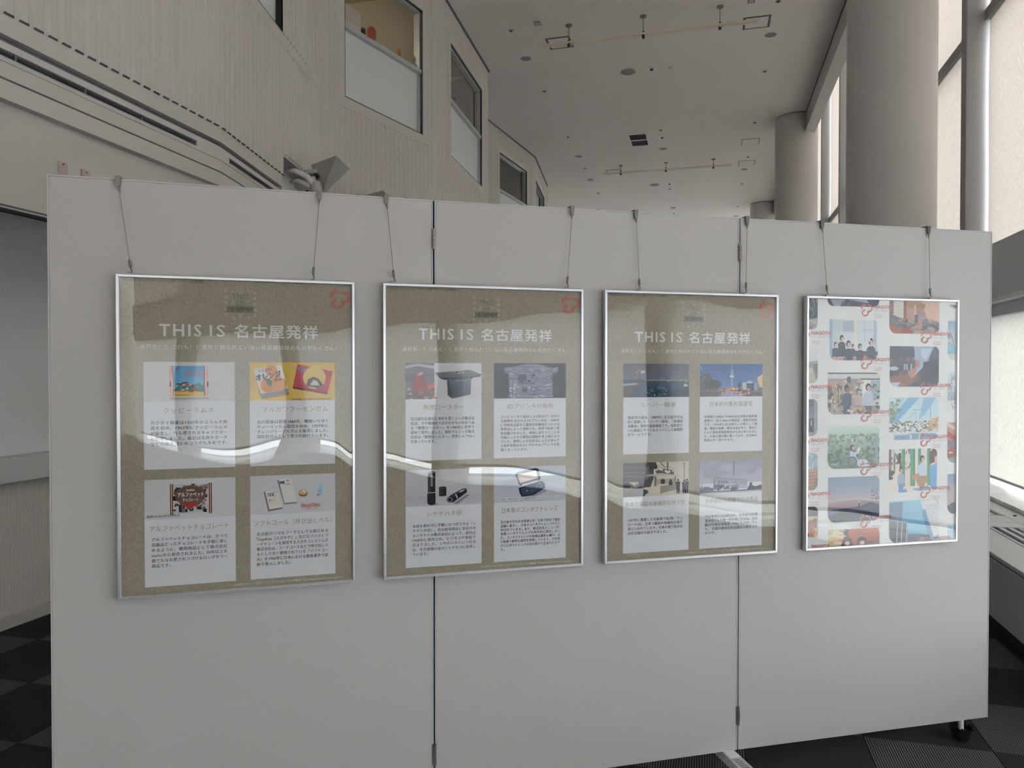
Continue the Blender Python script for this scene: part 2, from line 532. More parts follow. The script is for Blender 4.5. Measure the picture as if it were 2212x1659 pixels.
# plain wall over the recess, and the recess itself
XW = -3.245
MB(frame_mtx(PC0, PC1)).box(0, 4.2, 0.05, 0.16, 2.375, 2.95).build('wall_left_header', 'wallwhite', kind='structure')
rl = MB(); rl.box(XW, XW + 0.012, 0.4, 4.6, 2.372, 2.380)
trim(rl, 'gasket'); trim(MB().box(XW - 0.02, XW + 0.014, 0.4, 4.6, 2.348, 2.362), 'cavity'); trim(MB().box(XW - 0.02, XW + 0.010, 0.4, 4.6, 2.362, 2.372), 'base')
MB().box(-4.40, XW - 0.09, -10.1, 6.0, 2.66, 2.72).build('ceiling_recess', 'recess', kind='structure')
MB().box(-4.225, -4.212, -10.1, 6.2, 2.376, 2.66).build('wall_left_recess_band', 'recess', kind='structure')
MB().box(-4.40, -4.225, -10.1, 6.2, 1.0, 2.68).build('wall_left_recess', 'board', kind='structure')
rk = MB(frame_mtx((-4.215, -1.0), (-4.215, 6.2)))
n = int(7.2 / 0.022)
pts = []
for i in range(n):
    s = i * 0.022
    pts += [(s, 0), (s + 0.006, 0), (s + 0.008, -0.003), (s + 0.018, -0.003), (s + 0.020, 0)]
for (a, y0), (c, y1) in zip(pts, pts[1:]):
    rk.add([(a, y0, 0.05), (c, y1, 0.05), (c, y1, 1.0), (a, y0, 1.0)], [(0, 1, 2, 3)])
rk.build('wall_left_lower', 'siding', kind='structure')
MB().box(-4.40, -4.22, -10.1, 6.2, -0.01, 1.0).build('wall_left_base', 'wallwhite', kind='structure')
MB().box(-4.215, -4.195, -10.1, 6.2, 0.0, 0.075).build('baseboard_left', 'base', kind='structure')
ld = MB().bbox(-4.22, -4.10, -10.1, 6.2, 0.915, 1.068, 0.004).build('trim_ledge', 'ledge', kind='structure')
MB().box(-3.4, -3.12, -10.0, 0.42, 2.4, 6.4).build('wall_left_rear', 'wallwhite', kind='structure')
# rooms behind the upper windows
rm = empty('wall_upper_room', kind='structure')
MB().box(-6.6, -6.5, 3.0, 20.0, 4.2, 6.4).build('back_wall', 'tan', rm)
MB().box(-6.6, -3.82, 3.0, 11.3, 4.1, 4.2).build('room_floor', 'tan', rm)
MB().box(-6.6, -4.38, 11.3, 20.0, 4.1, 4.2).build('room_floor', 'tan', rm)
MB().box(-6.6, -3.82, 3.0, 11.3, 6.33, 6.38).build('room_ceiling', 'tan', rm)
MB().box(-6.6, -4.38, 11.3, 20.0, 6.33, 6.38).build('room_ceiling', 'tan', rm)
MB().box(-6.6, -3.41, 8.72, 8.8, 4.2, 6.35).build('side_wall', 'tan', rm)
MB().box(-6.6, -4.36, 12.2, 12.3, 4.2, 6.35).build('side_wall', 'tan', rm)
MB().box(-5.4, -4.4, 14.9, 14.96, 4.2, 6.3).build('side_wall', 'recess', rm)

# ------------------------------------------------------------------ window wall on the right
MB().box(1.658, 1.80, -10.0, 30.0, 6.055, 8.9).build('trim_fascia', 'soffit', kind='structure')
trim(MB().box(1.640, 1.82, -10.0, 30.0, 6.03, 6.055), 'soffit')
trim(MB().box(1.648, 1.66, -10.0, 30.0, 6.385, 6.40), 'groove')
BAY = 2.6
def bay(name, mtx_parent, blinds=None):
    """mullion at local x=0, glass and blinds run to x=2.6; local y goes out through the wall"""
    r = mtx_parent
    MB().bbox(-0.08, 0.08, 0.0, 0.40, 0.0, 8.85, 0.006).build('mullion', 'mullion', r)
    x0, x1 = 0.08, BAY - 0.08
    MB().box(x0, x1, 0.17, 0.40, 5.16, 5.28).build('transom', 'mullion', r)
    MB().bbox(x0, x1, 0.06, 0.40, 2.285, 2.81, 0.004).build('spandrel', 'band', r)
    MB().bbox(x0, x1, 0.03, 0.40, 2.245, 2.285, 0.004).build('spandrel_ledge', 'ledge', r)
    MB().box(x0, x1, 0.14, 0.36, 2.13, 2.245).build('blind_case', 'band', r)
    MB().box(x0, x1, 0.22, 0.40, 0.0, 0.50).build('low_wall', 'wallwhite', r)
    for z0, z1 in ((0.50, 2.25), (2.80, 5.17), (5.27, 8.85)):
        MB().add([(x0 - 0.01, 0.36, z0), (x1 + 0.01, 0.36, z0), (x1 + 0.01, 0.36, z1), (x0 - 0.01, 0.36, z1)], [(0, 1, 2, 3)]).build('glass_pane', 'glass', r)

LEV = (('low', 0.56, 2.15, 'blind_low'), ('mid', 2.83, 5.165, 'blind'), ('top', 5.30, 8.80, 'blind'))
blind_src = {}
def blind_parts(k, z0, z1, m, parent):
    x0, x1 = 0.08 + 0.032, BAY - 0.08 - 0.03
    nx, nz = 6, 10
    b = MB()
    vs = [(x0 + (x1 - x0) * i / nx, 0.20 + 0.004 * math.sin(3.1 * i + 0.7 * j), z0 + (z1 - z0) * j / nz) for j in range(nz + 1) for i in range(nx + 1)]
    fs = [(j * (nx + 1) + i, j * (nx + 1) + i + 1, (j + 1) * (nx + 1) + i + 1, (j + 1) * (nx + 1) + i) for j in range(nz) for i in range(nx)]
    b.add(vs, fs, True)
    f = b.build('fabric', m, parent)
    h = MB().bbox(x0, x1, 0.188, 0.212, z0 - 0.02, z0 + 0.004, 0.004).build('bottom_bar', 'mullion', parent)
    c = MB().cyl((x0, 0.215, z1 + 0.0), (x1, 0.215, z1 + 0.0), 0.022, n=12).build('roller', 'ledge', parent)
    return f, h, c
wn = wcount[0]
SEEN = {8.65: ('low', 'mid', 'top'), 11.25: ('mid', 'top'), 19.05: ('mid', 'top')}
BL = {(8.65, 'low'): 'pale lower roller blind above the window sill, beneath the grey band',
      (8.65, 'mid'): 'beige roller blind right above the grey band at the right edge',
      (8.65, 'top'): 'topmost beige roller blind at the upper right corner',
      (11.25, 'mid'): 'beige roller blind below the transom between big column and mullion',
      (11.25, 'top'): 'beige roller blind above the transom beside the big column',
      (19.05, 'mid'): 'far sliver of lower beige blind between the two columns',
      (19.05, 'top'): 'far sliver of upper beige blind between the two columns'}
first_bay = None
Fm = 27.0 - 0.15
k = 0
proto = None
protob = {}
while Fm > -9.0:
    wn += 1
    Fr = round(Fm, 2)
    R0 = empty('window_%d' % wn, (2.5, Fr, 0), rot=-math.pi / 2, kind='structure')
    if proto is None:
        bay('bay', R0); proto = list(R0.children)
    else:
        for ch in proto:
            dup(ch, R0)
    for lev, z0, z1, m in LEV:
        seen = lev in SEEN.get(Fr, ())
        if seen:
            par = empty('roller_blind', (2.5, Fr, 0), rot=-math.pi / 2, label=BL[Fr, lev], category='roller blind', group='roller blinds on the window wall')
        else:
            par = R0
        if lev == 'low' and Fr < 6.0:
            # unseen lower blinds made sheerer and raised a little to light the partition
            if 'up' not in protob:
                protob['up'] = blind_parts(lev, 0.62, z1, 'blind_sheer_unseen', par)
            else:
                for ch in protob['up']:
                    dup(ch, par)
            continue
        if lev not in protob:
            protob[lev] = blind_parts(lev, z0, z1, m, par)
        else:
            for ch in protob[lev]:
                dup(ch, par)
    Fm -= BAY
MB().box(-7.0, -6.8, -10.2, 30.0, -0.2, 6.5).build('wall_left_outer', 'wallwhite', kind='structure')
MB().box(-5.3, -5.2, 19.0, 30.0, 0, 6.4).build('wall_left_far', 'wallwhite', kind='structure')
MB().box(-9, 3.2, -10.4, -10.1, 0, 9.0).build('wall_rear', 'wallwhite', kind='structure')
MB().box(2.36, 2.74, -10.0, 29.5, 0.0, 0.505).build('trim_sill', 'sill', kind='structure')

# convector cabinets under the windows
def convector(F0, F1, label):
    r = empty('convector_cabinet', (1.68, F0, 0), label=label, category='heater', group='convector cabinets under the windows')
    L = F1 - F0
    MB().bbox(0.0, 0.675, 0.002, L - 0.002, 0.07, 0.432, 0.004).build('body', 'convector', r)
    MB().box(0.02, 0.675, 0.002, L - 0.002, 0.0, 0.07).build('plinth', 'grille', r)
    MB().box(0.012, 0.675, 0.002, L - 0.002, 0.43, 0.446).build('shadow_joint', 'grille', r)
    g0, g1 = 0.30, L - 0.20
    top = MB()
    top.bbox(-0.004, 0.25, 0.002, L - 0.002, 0.444, 0.470, 0.003)
    top.bbox(0.53, 0.675, 0.002, L - 0.002, 0.444, 0.470, 0.003)
    top.bbox(0.25, 0.53, 0.002, g0, 0.444, 0.470, 0.003); top.bbox(0.25, 0.53, g1, L - 0.002, 0.444, 0.470, 0.003)
    top.build('top_panel', 'convector', r)
    fr = MB(); fr.box(0.25, 0.262, g0, g1, 0.466, 0.474); fr.box(0.518, 0.53, g0, g1, 0.466, 0.474); fr.box(0.25, 0.53, g0, g0 + 0.012, 0.466, 0.474); fr.box(0.25, 0.53, g1 - 0.012, g1, 0.466, 0.474)
    fr.build('grille_frame', 'convector', r)
    for i in range(5):
        x = 0.262 + i * 0.0640 - 0.0125
        if i in (0, 4):
            x = 0.262 if i == 0 else 0.5055
            MB().box(x, x + 0.0125, g0 + 0.012, g1 - 0.012, 0.450, 0.471).build('slat', 'convector', r)
        else:
            MB().box(x, x + 0.030, g0 + 0.012, g1 - 0.012, 0.450, 0.471).build('slat', 'convector', r)
    MB().cyl((0.60, 0.30, 0.468), (0.60, 0.30, 0.476), 0.012, n=12).build('lock_knob', 'grille', r)
convector(3.67, 6.27, 'grey convector cabinet nearest the camera, front at the right edge')
convector(6.27, 8.87, 'second grey convector cabinet, behind the end of the white partition')

# ------------------------------------------------------------------ columns
def column(x, y, label):
    r = empty('column', (x, y, 0), label=label, category='column', group='round grey columns along the window wall')
    MB().lathe([(0.38, 0.0), (0.38, ZC - 0.015)], 72).build('shaft', 'column', r)
    MB().lathe([(0.372, ZC - 0.016), (0.372, ZC + 0.01)], 72).build('top_joint', 'groove', r)
    MB().lathe([(0.386, 0.0), (0.386, 0.08), (0.38, 0.082)], 72).build('base_ring', 'base', r)
column(1.602, 7.62, 'largest round grey column, nearest, right of the picture')
column(1.525, 14.98, 'middle round grey column meeting the ceiling beside the fascia')
column(1.415, 22.30, 'farthest and smallest round grey column, mostly hidden')

# ------------------------------------------------------------------ ceiling fittings
def hatch(x0, x1, y0, y1, label, w=0.030):
    r = empty('access_hatch', ((x0 + x1) / 2, (y0 + y1) / 2, ZC), label=label, category='hatch', group='square access hatches in the ceiling')
    a, b = (x1 - x0) / 2, (y1 - y0) / 2
    f = MB()
    f.box(-a, a, -b, -b + w, -0.004, 0.002); f.box(-a, a, b - w, b, -0.004, 0.002); f.box(-a, -a + w, -b + w, b - w, -0.004, 0.002); f.box(a - w, a, -b + w, b - w, -0.004, 0.002)
    f.build('frame', 'hatchline', r)
    MB().box(-a + w + 0.002, a - w - 0.002, -b + w + 0.002, b - w - 0.002, -0.006, 0.002).build('door_panel', 'ceil', r)
hatch(-2.34, -1.985, 10.49, 10.86, 'square ceiling hatch behind the left end of the nearer hanging track')
hatch(0.395, 0.755, 10.58, 10.94, 'square ceiling hatch at the right end of the nearer hanging track')
hatch(0.575, 0.937, 16.03, 16.45, 'thin framed ceiling hatch left of the middle column, the higher one', 0.014)
hatch(0.575, 0.93, 17.65, 18.055, 'thin framed ceiling hatch left of the middle column, the lower one', 0.014)
hatch(-2.45, -2.096, 17.62, 17.94, 'thin framed ceiling hatch at the left end of the farther hanging track', 0.014)

def track(x0, x1, y, z, rods, label, rodlabel_r):
    r = empty('hanging_track', ((x0 + x1) / 2, y, z), label=label, category='lighting track', group='suspended cream tracks under the ceiling')
    a = (x1 - x0) / 2; cx = (x0 + x1) / 2
    MB().bbox(-a, a, -0.046, -0.028, -0.012, 0.012, 0.002).build('bar', 'track', r)
    MB().bbox(-a + 0.03, a - 0.03, 0.022, 0.040, -0.012, 0.012, 0.002).build('bar', 'track', r)
    for i in range(8):
        px = -a + 0.1 + i * (2 * a - 0.2) / 7
        MB().box(px - 0.012, px + 0.010, -0.05, 0.045, -0.026, -0.012).build('clip', 'track', r)
    for q in rods:
        d = q - cx
        rod = MB().cyl((d, 0, -0.01), (d, 0, ZC - z - 0.012), rodlabel_r, n=8).build('rod', 'cable', r)
        MB().cyl((d, 0, ZC - z - 0.016), (d, 0, ZC - z + 0.002), 0.045, n=20).build('canopy', 'spk', rod)
        MB().cyl((d, 0, -0.05), (d, 0, 0.045), 0.022, 0.012, n=12).build('clamp', 'fixture_dark', rod)
track(-2.335, 0.575, 10.17, 6.15, (-1.93, -0.91, 0.085), 'nearer cream hanging track with three dark rods', 0.005)
track(-2.478, 0.404, 17.32, 6.235, (-2.06, -1.03, 0.015), 'farther cream hanging track with three thin rods', 0.007)

r = empty('ceiling_vent', (-1.472, 15.49, ZC), label='white framed ceiling vent with two black grilles', category='air vent')
f = MB()
for x0, x1, y0, y1 in ((-0.19, 0.19, -0.42, -0.385), (-0.19, 0.19, 0.385, 0.42), (-0.19, -0.165, -0.385, 0.385), (0.165, 0.19, -0.385, 0.385), (-0.165, 0.165, -0.02, 0.02)):
    f.box(x0, x1, y0, y1, -0.02, 0.0)
f.build('frame', 'leg', r)
for y0 in (-0.385, 0.02):
    g = MB().box(-0.165, 0.165, y0, y0 + 0.365, -0.008, -0.002).build('grille', 'grille', r)
    for i in range(9):
        yy = y0 + 0.03 + i * 0.038
        MB().box(-0.165, 0.165, yy, yy + 0.008, -0.014, -0.006).build('blade', 'gasket', g)

def round_speaker(x, y, label):
    r = empty('ceiling_speaker', (x, y, ZC), label=label, category='speaker', group='round grey ceiling speakers')
    MB().lathe([(0.001, -0.012), (0.10, -0.011), (0.116, -0.008)], 32).build('grille', 'spk', r)
    MB().lathe([(0.114, -0.009), (0.122, -0.009), (0.126, 0.0)], 32).build('rim', 'fixture', r)
round_speaker(-1.309, 11.98, 'nearer round grey ceiling speaker, left of a chrome downlight')
round_speaker(-1.431, 19.29, 'farther round grey ceiling speaker, below the farther track')

def chrome_light(x, y, label):
    r = empty('downlight', (x, y, ZC), label=label, category='ceiling light', group='chrome downlights in a row along the ceiling')
    MB().lathe([(0.082, 0.0), (0.095, -0.006), (0.095, 0.0)], 28).build('trim_ring', 'leg', r)
    MB().lathe([(0.084, -0.004), (0.078, -0.0006), (0.06, -0.0006), (0.045, -0.0008), (0.02, -0.001), (0.0005, -0.001)], 28).build('reflector', 'chrome', r)
    MB().lathe([(0.026, -0.001), (0.030, -0.012), (0.018, -0.022), (0.0005, -0.024)], 16).build('bulb', 'gasket', r)
for x, y, l in ((-0.94, 11.975, 'nearest chrome downlight, beside the nearer round speaker'), (-1.00, 15.48, 'chrome downlight right of the black ceiling vent'),
                (-1.06, 19.29, 'chrome downlight beside the farther round speaker'), (-1.12, 22.89, 'farthest chrome downlight, just above the partition edge')):
    chrome_light(x, y, l)
def pale_light(x, y, label):
    r = empty('recessed_light', (x, y, ZC), label=label, category='ceiling light', group='pale recessed lights at the sides of the ceiling')
    MB().lathe([(0.078, 0.0), (0.088, -0.007), (0.092, 0.0)], 28).build('trim_ring', 'leg', r)
    MB().lathe([(0.080, -0.004), (0.05, -0.001), (0.001, -0.001)], 28).build('lens', 'spk', r)
for x, y, l in ((-2.767, 11.07, 'pale recessed light nearest the folded left wall'), (0.788, 11.205, 'pale recessed light below the right hatch of the nearer track'),
                (-2.873, 16.33, 'pale recessed light left of the black ceiling vent'), (-2.928, 18.37, 'pale recessed light below the left end of the farther track'),
                (0.723, 18.38, 'pale recessed light under the lower thin hatch'), (-1.03, 16.25, 'small recessed light just below the downlight by the vent'),
                (-1.11, 22.11, 'small far recessed light above the last downlight'), (0.70, 23.79, 'small far recessed light at the edge of the partition')):
    pale_light(x, y, l)
src = None
ORD = ('nearest', 'second nearest', 'third nearest', 'fourth nearest', 'fifth nearest', 'farthest')
rows = (('left row, along the folded wall', ((-2.744, 10.12), (-2.78, 12.43), (-2.85, 14.95), (-2.897, 17.34), (-2.954, 19.78))),
        ('right row, towards the columns', ((0.812, 10.23), (0.797, 12.53), (0.774, 15.02), (0.756, 17.36), (0.723, 19.77), (0.703, 22.42))),
        ('middle row, among the chrome downlights', ((-0.999, 15.0), (-1.078, 19.82))))
for rname, spots in rows:
    for k, (x, y) in enumerate(spots):
        lab = '%s sprinkler dot of the %s' % (ORD[k] if k < len(spots) - 1 else 'farthest', rname)
        if src is None:
            src = empty('sprinkler', (x, y, ZC), label=lab, category='sprinkler', group='sprinkler heads on the ceiling')
            MB().lathe([(0.0005, -0.006), (0.03, -0.006), (0.034, 0.0)], 16).build('flange', 'spk', src)
            MB().lathe([(0.0005, -0.016), (0.014, -0.015), (0.016, -0.012), (0.010, -0.010), (0.010, -0.006)], 12).build('head', 'fixture_dark', src)
        else:
            dup(src, None, (x, y, ZC), label=lab)
for x, y, l in ((-2.336, 10.0, 'small grey square sensor plate above the left track end'), (0.474, 10.12, 'small grey square sensor plate above the right track end')):
    r = empty('sensor_plate', (x, y, ZC), label=l, category='sensor', group='square sensor plates on the ceiling')
    MB().bbox(-0.045, 0.045, -0.06, 0.06, -0.008, 0.001, 0.002).build('plate', 'spk', r)
    MB().box(-0.026, 0.026, -0.036, 0.036, -0.011, -0.007).build('window', 'fixture', r)
for x, y, l in ((-0.621, 11.98, 'white smoke detector right of the nearest chrome downlight'), (-0.703, 19.25, 'white smoke detector right of the third chrome downlight')):
    r = empty('smoke_detector', (x, y, ZC), label=l, category='detector', group='smoke detectors on the ceiling')
    MB().lathe([(0.0005, -0.035), (0.03, -0.034), (0.045, -0.02), (0.058, -0.012), (0.062, 0.0)], 24).build('dome', 'ceil', r)

# ------------------------------------------------------------------ faceted wall fixtures
def pyramid(off, label, arm):
    r = empty('pyramid_fixture', (-3.20 + off[0], 5.80 + off[1], 3.0), label=label, category='wall fixture', group='faceted grey fixtures on the left wall')
    A, B, C = Vector((-3.383, 5.809, 3.4)), Vector((-3.038, 5.618, 3.4)), Vector((-3.118, 6.017, 3.4))
    D = A + C - B
    ap = Vector((-0.51, 0.9018, 0.2391)) * 6.62 + Vector((0, 0, H))
    O = Vector((-3.20, 5.80, 3.0))
    vs = [tuple(p - O) for p in (A, B, C, D, ap)]
    MB().add(vs, [(0, 1, 2, 3), (1, 0, 4), (2, 1, 4), (3, 2, 4), (0, 3, 4)]).build('pyramid_body', 'fixture', r)
    if arm:
        W = Vector((-3.60, 5.80, 3.36)); hub = Vector((-3.46, 5.86, 3.24))
        MB().tube([p - O for p in (Vector((-3.61, 5.78, 3.35)), Vector((-3.52, 5.76, 3.35)), Vector((-3.42, 5.80, 3.30)), Vector((-3.36, 5.86, 3.22)))], [0.012, 0.022, 0.026, 0.03], 10).build('arm', 'leg', r)
        MB().tube([p - O for p in (Vector((-3.62, 5.86, 3.28)), Vector((-3.52, 5.82, 3.275)), Vector((-3.42, 5.84, 3.23)), Vector((-3.32, 5.87, 3.20)))], [0.010, 0.018, 0.020, 0.012], 10).build('arm', 'leg', r)
        MB().cyl(Vector((-3.38, 5.87, 3.26)) - O, Vector((-3.36, 5.88, 3.12)) - O, 0.06, 0.045, n=20).build('hub', 'fixture', r)
        MB().cyl(Vector((-3.37, 5.84, 3.36)) - O, Vector((-3.33, 5.86, 3.30)) - O, 0.028, n=14).build('joint', 'fixture_dark', r)
        MB().cyl(Vector((-3.43, 5.80, 3.17)) - O, Vector((-3.40, 5.81, 3.13)) - O, 0.022, n=14).build('joint', 'fixture_dark', r)
        MB().bbox(-0.24, -0.12, 0.0, 0.10, 0.325, 0.36, 0.004).build('bracket_plate', 'fixture', r)
    else:
        MB().tube([(-0.33, 0.15, 0.30), (-0.2, 0.1, 0.28), (-0.1, 0.08, 0.22)], 0.02, 10).build('arm', 'leg', r)
pyramid((0, 0), 'grey faceted pyramid fixture on a curved bracket, fully above the partition', True)
pyramid((-0.126, 1.181), 'second grey pyramid fixture, only its tip above the partition', False)

for F0, l, z1 in ((3.09, 'left beige plate on the wall above the partition corner', 2.676), (3.238, 'right, lower beige plate on the wall above the partition corner', 2.672)):
    xw = -3.217 - 0.035 * (F0 / 4.0) - 0.018
    r = empty('wall_plate', (xw, F0, 2.50), label=l, category='plate', group='beige plates on the left wall')
    MB().bbox(0.0, 0.012, 0.0, 0.054, 0.0, z1 - 2.50, 0.002).build('plate', 'plate', r)
    MB().cyl((0.010, 0.027, z1 - 2.512), (0.0145, 0.027, z1 - 2.512), 0.004, n=10).build('screw', 'fixture_dark', r)

# things on the ledge inside the second upper window
W1 = frame_mtx(PB0, PB1)
def on_ledge(F, off):
    s = s_of(PB0, PB1, F)
    return W1 @ Vector((s, off, 0))
MB(W1).box(s_of(PB0, PB1, 6.9), s_of(PB0, PB1, 8.5), 0.11, 0.42, 5.22, 5.262).build('trim_ledge_upper', 'tan', kind='structure')
ang = math.atan2(PB1[1] - PB0[1], PB1[0] - PB0[0])
def ledge_thing(name, F, label, cat, off=0.20):
    p = on_ledge(F, off)
    return empty(name, (p.x, p.y, 5.262), rot=ang, label=label, category=cat)
r = ledge_thing('carton', 7.30, 'beige carton behind the glass of the large upper window', 'box')
MB().bbox(-0.22, 0.185, -0.04, 0.14, 0.0, 0.30, 0.004).build('body', 'cardboard', r)
MB().box(-0.22, 0.185, -0.042, -0.039, 0.14, 0.146).build('flap_seam', 'plate', r)
r = ledge_thing('red_ornament', 7.70, 'small rounded red ornament on the window ledge upstairs', 'ornament')
MB().lathe([(0.001, 0.245), (0.03, 0.24), (0.055, 0.205), (0.058, 0.16), (0.048, 0.10), (0.036, 0.07), (0.001, 0.065)], 24).build('body', 'redpl', r)
MB().lathe([(0.036, 0.0), (0.042, 0.03), (0.036, 0.066), (0.001, 0.07)], 20).build('foot', 'leg', r)
r = ledge_thing('black_pot', 7.555, 'tiny black pot between the carton and the red ornament', 'pot')
MB().lathe([(0.024, 0.0), (0.03, 0.06), (0.028, 0.14), (0.024, 0.15), (0.001, 0.148)], 16).build('pot', 'black', r)
MB().lathe([(0.026, 0.14), (0.030, 0.145), (0.030, 0.165), (0.001, 0.168)], 16).build('lid', 'gasket', r)
r = ledge_thing('orange_ornament', 8.20, 'small orange ornament at the right of the upper window ledge', 'ornament')
MB().lathe([(0.03, 0.0), (0.05, 0.03), (0.045, 0.09), (0.022, 0.12), (0.03, 0.15), (0.02, 0.19), (0.001, 0.20)], 16).build('body', 'orange', r)
MB().lathe([(0.034, 0.0), (0.04, 0.012), (0.036, 0.02)], 16).build('foot', 'tan', r)
# unseen fill lights added to brighten the rooms upstairs
for x, y, e in ((-5.4, 6.4, 30), (-5.4, 10.6, 12), (-5.6, 14.0, 4)):
    ld_ = bpy.data.lights.new('room_fill', 'POINT'); ld_.energy = e; ld_.color = (1.0, 0.86, 0.66); ld_.shadow_soft_size = 0.15
    lo = bpy.data.objects.new('room_fill', ld_); COL.objects.link(lo); lo.location = (x, y, 6.1)

# ------------------------------------------------------------------ folding partition
L = [(-1.9612, 1.8205), (-0.9462, 2.4495), (0.1038, 3.0406), (1.1589, 3.6141)]
ZB, ZTOP = 0.0924, 2.1883
part = empty('folding_partition', (L[1][0], L[1][1], 0), label='white folding partition of three hinged panels on feet and casters', category='partition')
PO = Vector((L[1][0], L[1][1], 0))
PM = []
for i in range(3):
    m = Matrix.Translation(-PO) @ frame_mtx(L[i], L[i + 1])
    PM.append(m)
    w = (Vector(L[i + 1]) - Vector(L[i])).length
    g0, g1 = 0.003, w - 0.003
    if i == 0: g0 = 0.0
    if i == 2: g1 = w
    p = MB(m).bbox(g0 + 0.004, g1 - 0.004, 0.0, 0.030, ZB + 0.004, ZTOP - 0.004, 0.0015).build('panel', 'panel', part)
    MB(m).frame(g0, g1, ZB, ZTOP, 0.004, -0.0008, 0.031).build('edge_trim', 'panel_edge', p)
    if i < 2:
        MB(m).box(w - 0.004, w + 0.004, 0.012, 0.028, ZB, ZTOP).build('seam_shade', 'seam_dark', part)  # dark strip added behind the seam, painting the shade in the narrow gap
        for z0, z1 in ((2.017, 2.088), (0.191, 0.266)):
            h = MB(m)
            n = 9
            for k in range(n):
                a = z0 + (z1 - z0) * k / n
                h.cyl((w, -0.0035, a + 0.0006), (w, -0.0035, a + (z1 - z0) / n - 0.0006), 0.0062, n=10)
            hg = h.build('hinge', 'steel', part)
            MB(m).box(w - 0.007, w + 0.007, -0.001, 0.004, z0 + 0.001, z1 - 0.001).build('hinge_leaf', 'steel', hg)
    # foot bars under the inner ends, casters under the outer ends
    if i < 2:
        f = MB(m).bbox(w - 0.064, w - 0.012, -0.30, 0.32, 0.050, 0.0905, 0.003).build('foot', 'leg', part)
        for yy in (-0.27, 0.29):
            MB(m).cyl((w - 0.038, yy, 0.0), (w - 0.038, yy, 0.052), 0.020, n=16).build('glide', 'black', f)
        lb = MB(m).box(w - 0.060, w - 0.016, -0.20, -0.052, 0.0900, 0.0912).build('foot_label', 'label', f)
        if i == 1:
            k = MB(m)
            rr = random.Random(3)
            for q in range(9):
                yy = -0.066 - q * 0.014
                k.box(w - 0.056, w - 0.056 + rr.uniform(0.018, 0.036), yy - 0.005, yy, 0.0911, 0.0916)
            k.build('label_print', 'ink', f)
def caster(m, s):
    st = MB(m).cyl((s, 0.015, 0.045), (s, 0.015, ZB + 0.004), 0.0105, n=16).build('caster_stem', 'leg', part)
    c = MB(m)
    # gathered black cover round the wheel, its rim torn into points
    n = 14
    rr = random.Random(11)
    tips = [rr.uniform(0.054, 0.076) for _ in range(n)]
    tips[7] = 0.082; tips[5] = 0.080
    rings = [(0.022, 0.0), (0.032, 0.010), (0.038, 0.028), (0.040, 0.044)]
    vs = []; fs = []
    N = n * 2
    for rad, z in rings:
        for i in range(N):
            t = 2 * math.pi * i / N
            vs.append((s + rad * math.cos(t), 0.015 + rad * math.sin(t), z))
    for i in range(N):
        t = 2 * math.pi * i / N
        z = tips[i // 2] if i % 2 == 0 else 0.052
        rad = 0.050 if i % 2 == 0 else 0.040
        vs.append((s + rad * math.cos(t), 0.015 + rad * math.sin(t), z))
    for j in range(len(rings)):
        for i in range(N):
            fs.append((j * N + i, j * N + (i + 1) % N, (j + 1) * N + (i + 1) % N, (j + 1) * N + i))
    fs.append(tuple(range(N - 1, -1, -1)))
    fs.append(tuple(3 * N + i for i in range(N)))
    c.add(vs, fs)
    c.build('caster_cover', 'black', st)
    MB(m).cyl((s - 0.012, 0.015, 0.024), (s + 0.012, 0.015, 0.024), 0.024, n=20).build('wheel', 'black', st)
caster(PM[2], 1.077)
caster(PM[0], 0.12)

# small screw caps on the partition's top edge
for i, s in ((0, 0.93), (0, 1.10), (1, 0.62), (2, 0.10), (2, 0.20)):
    MB(PM[i]).cyl((s, 0.012, ZTOP - 0.001), (s, 0.012, ZTOP + 0.004), 0.006, n=10).build('top_screw', 'nickel', part)

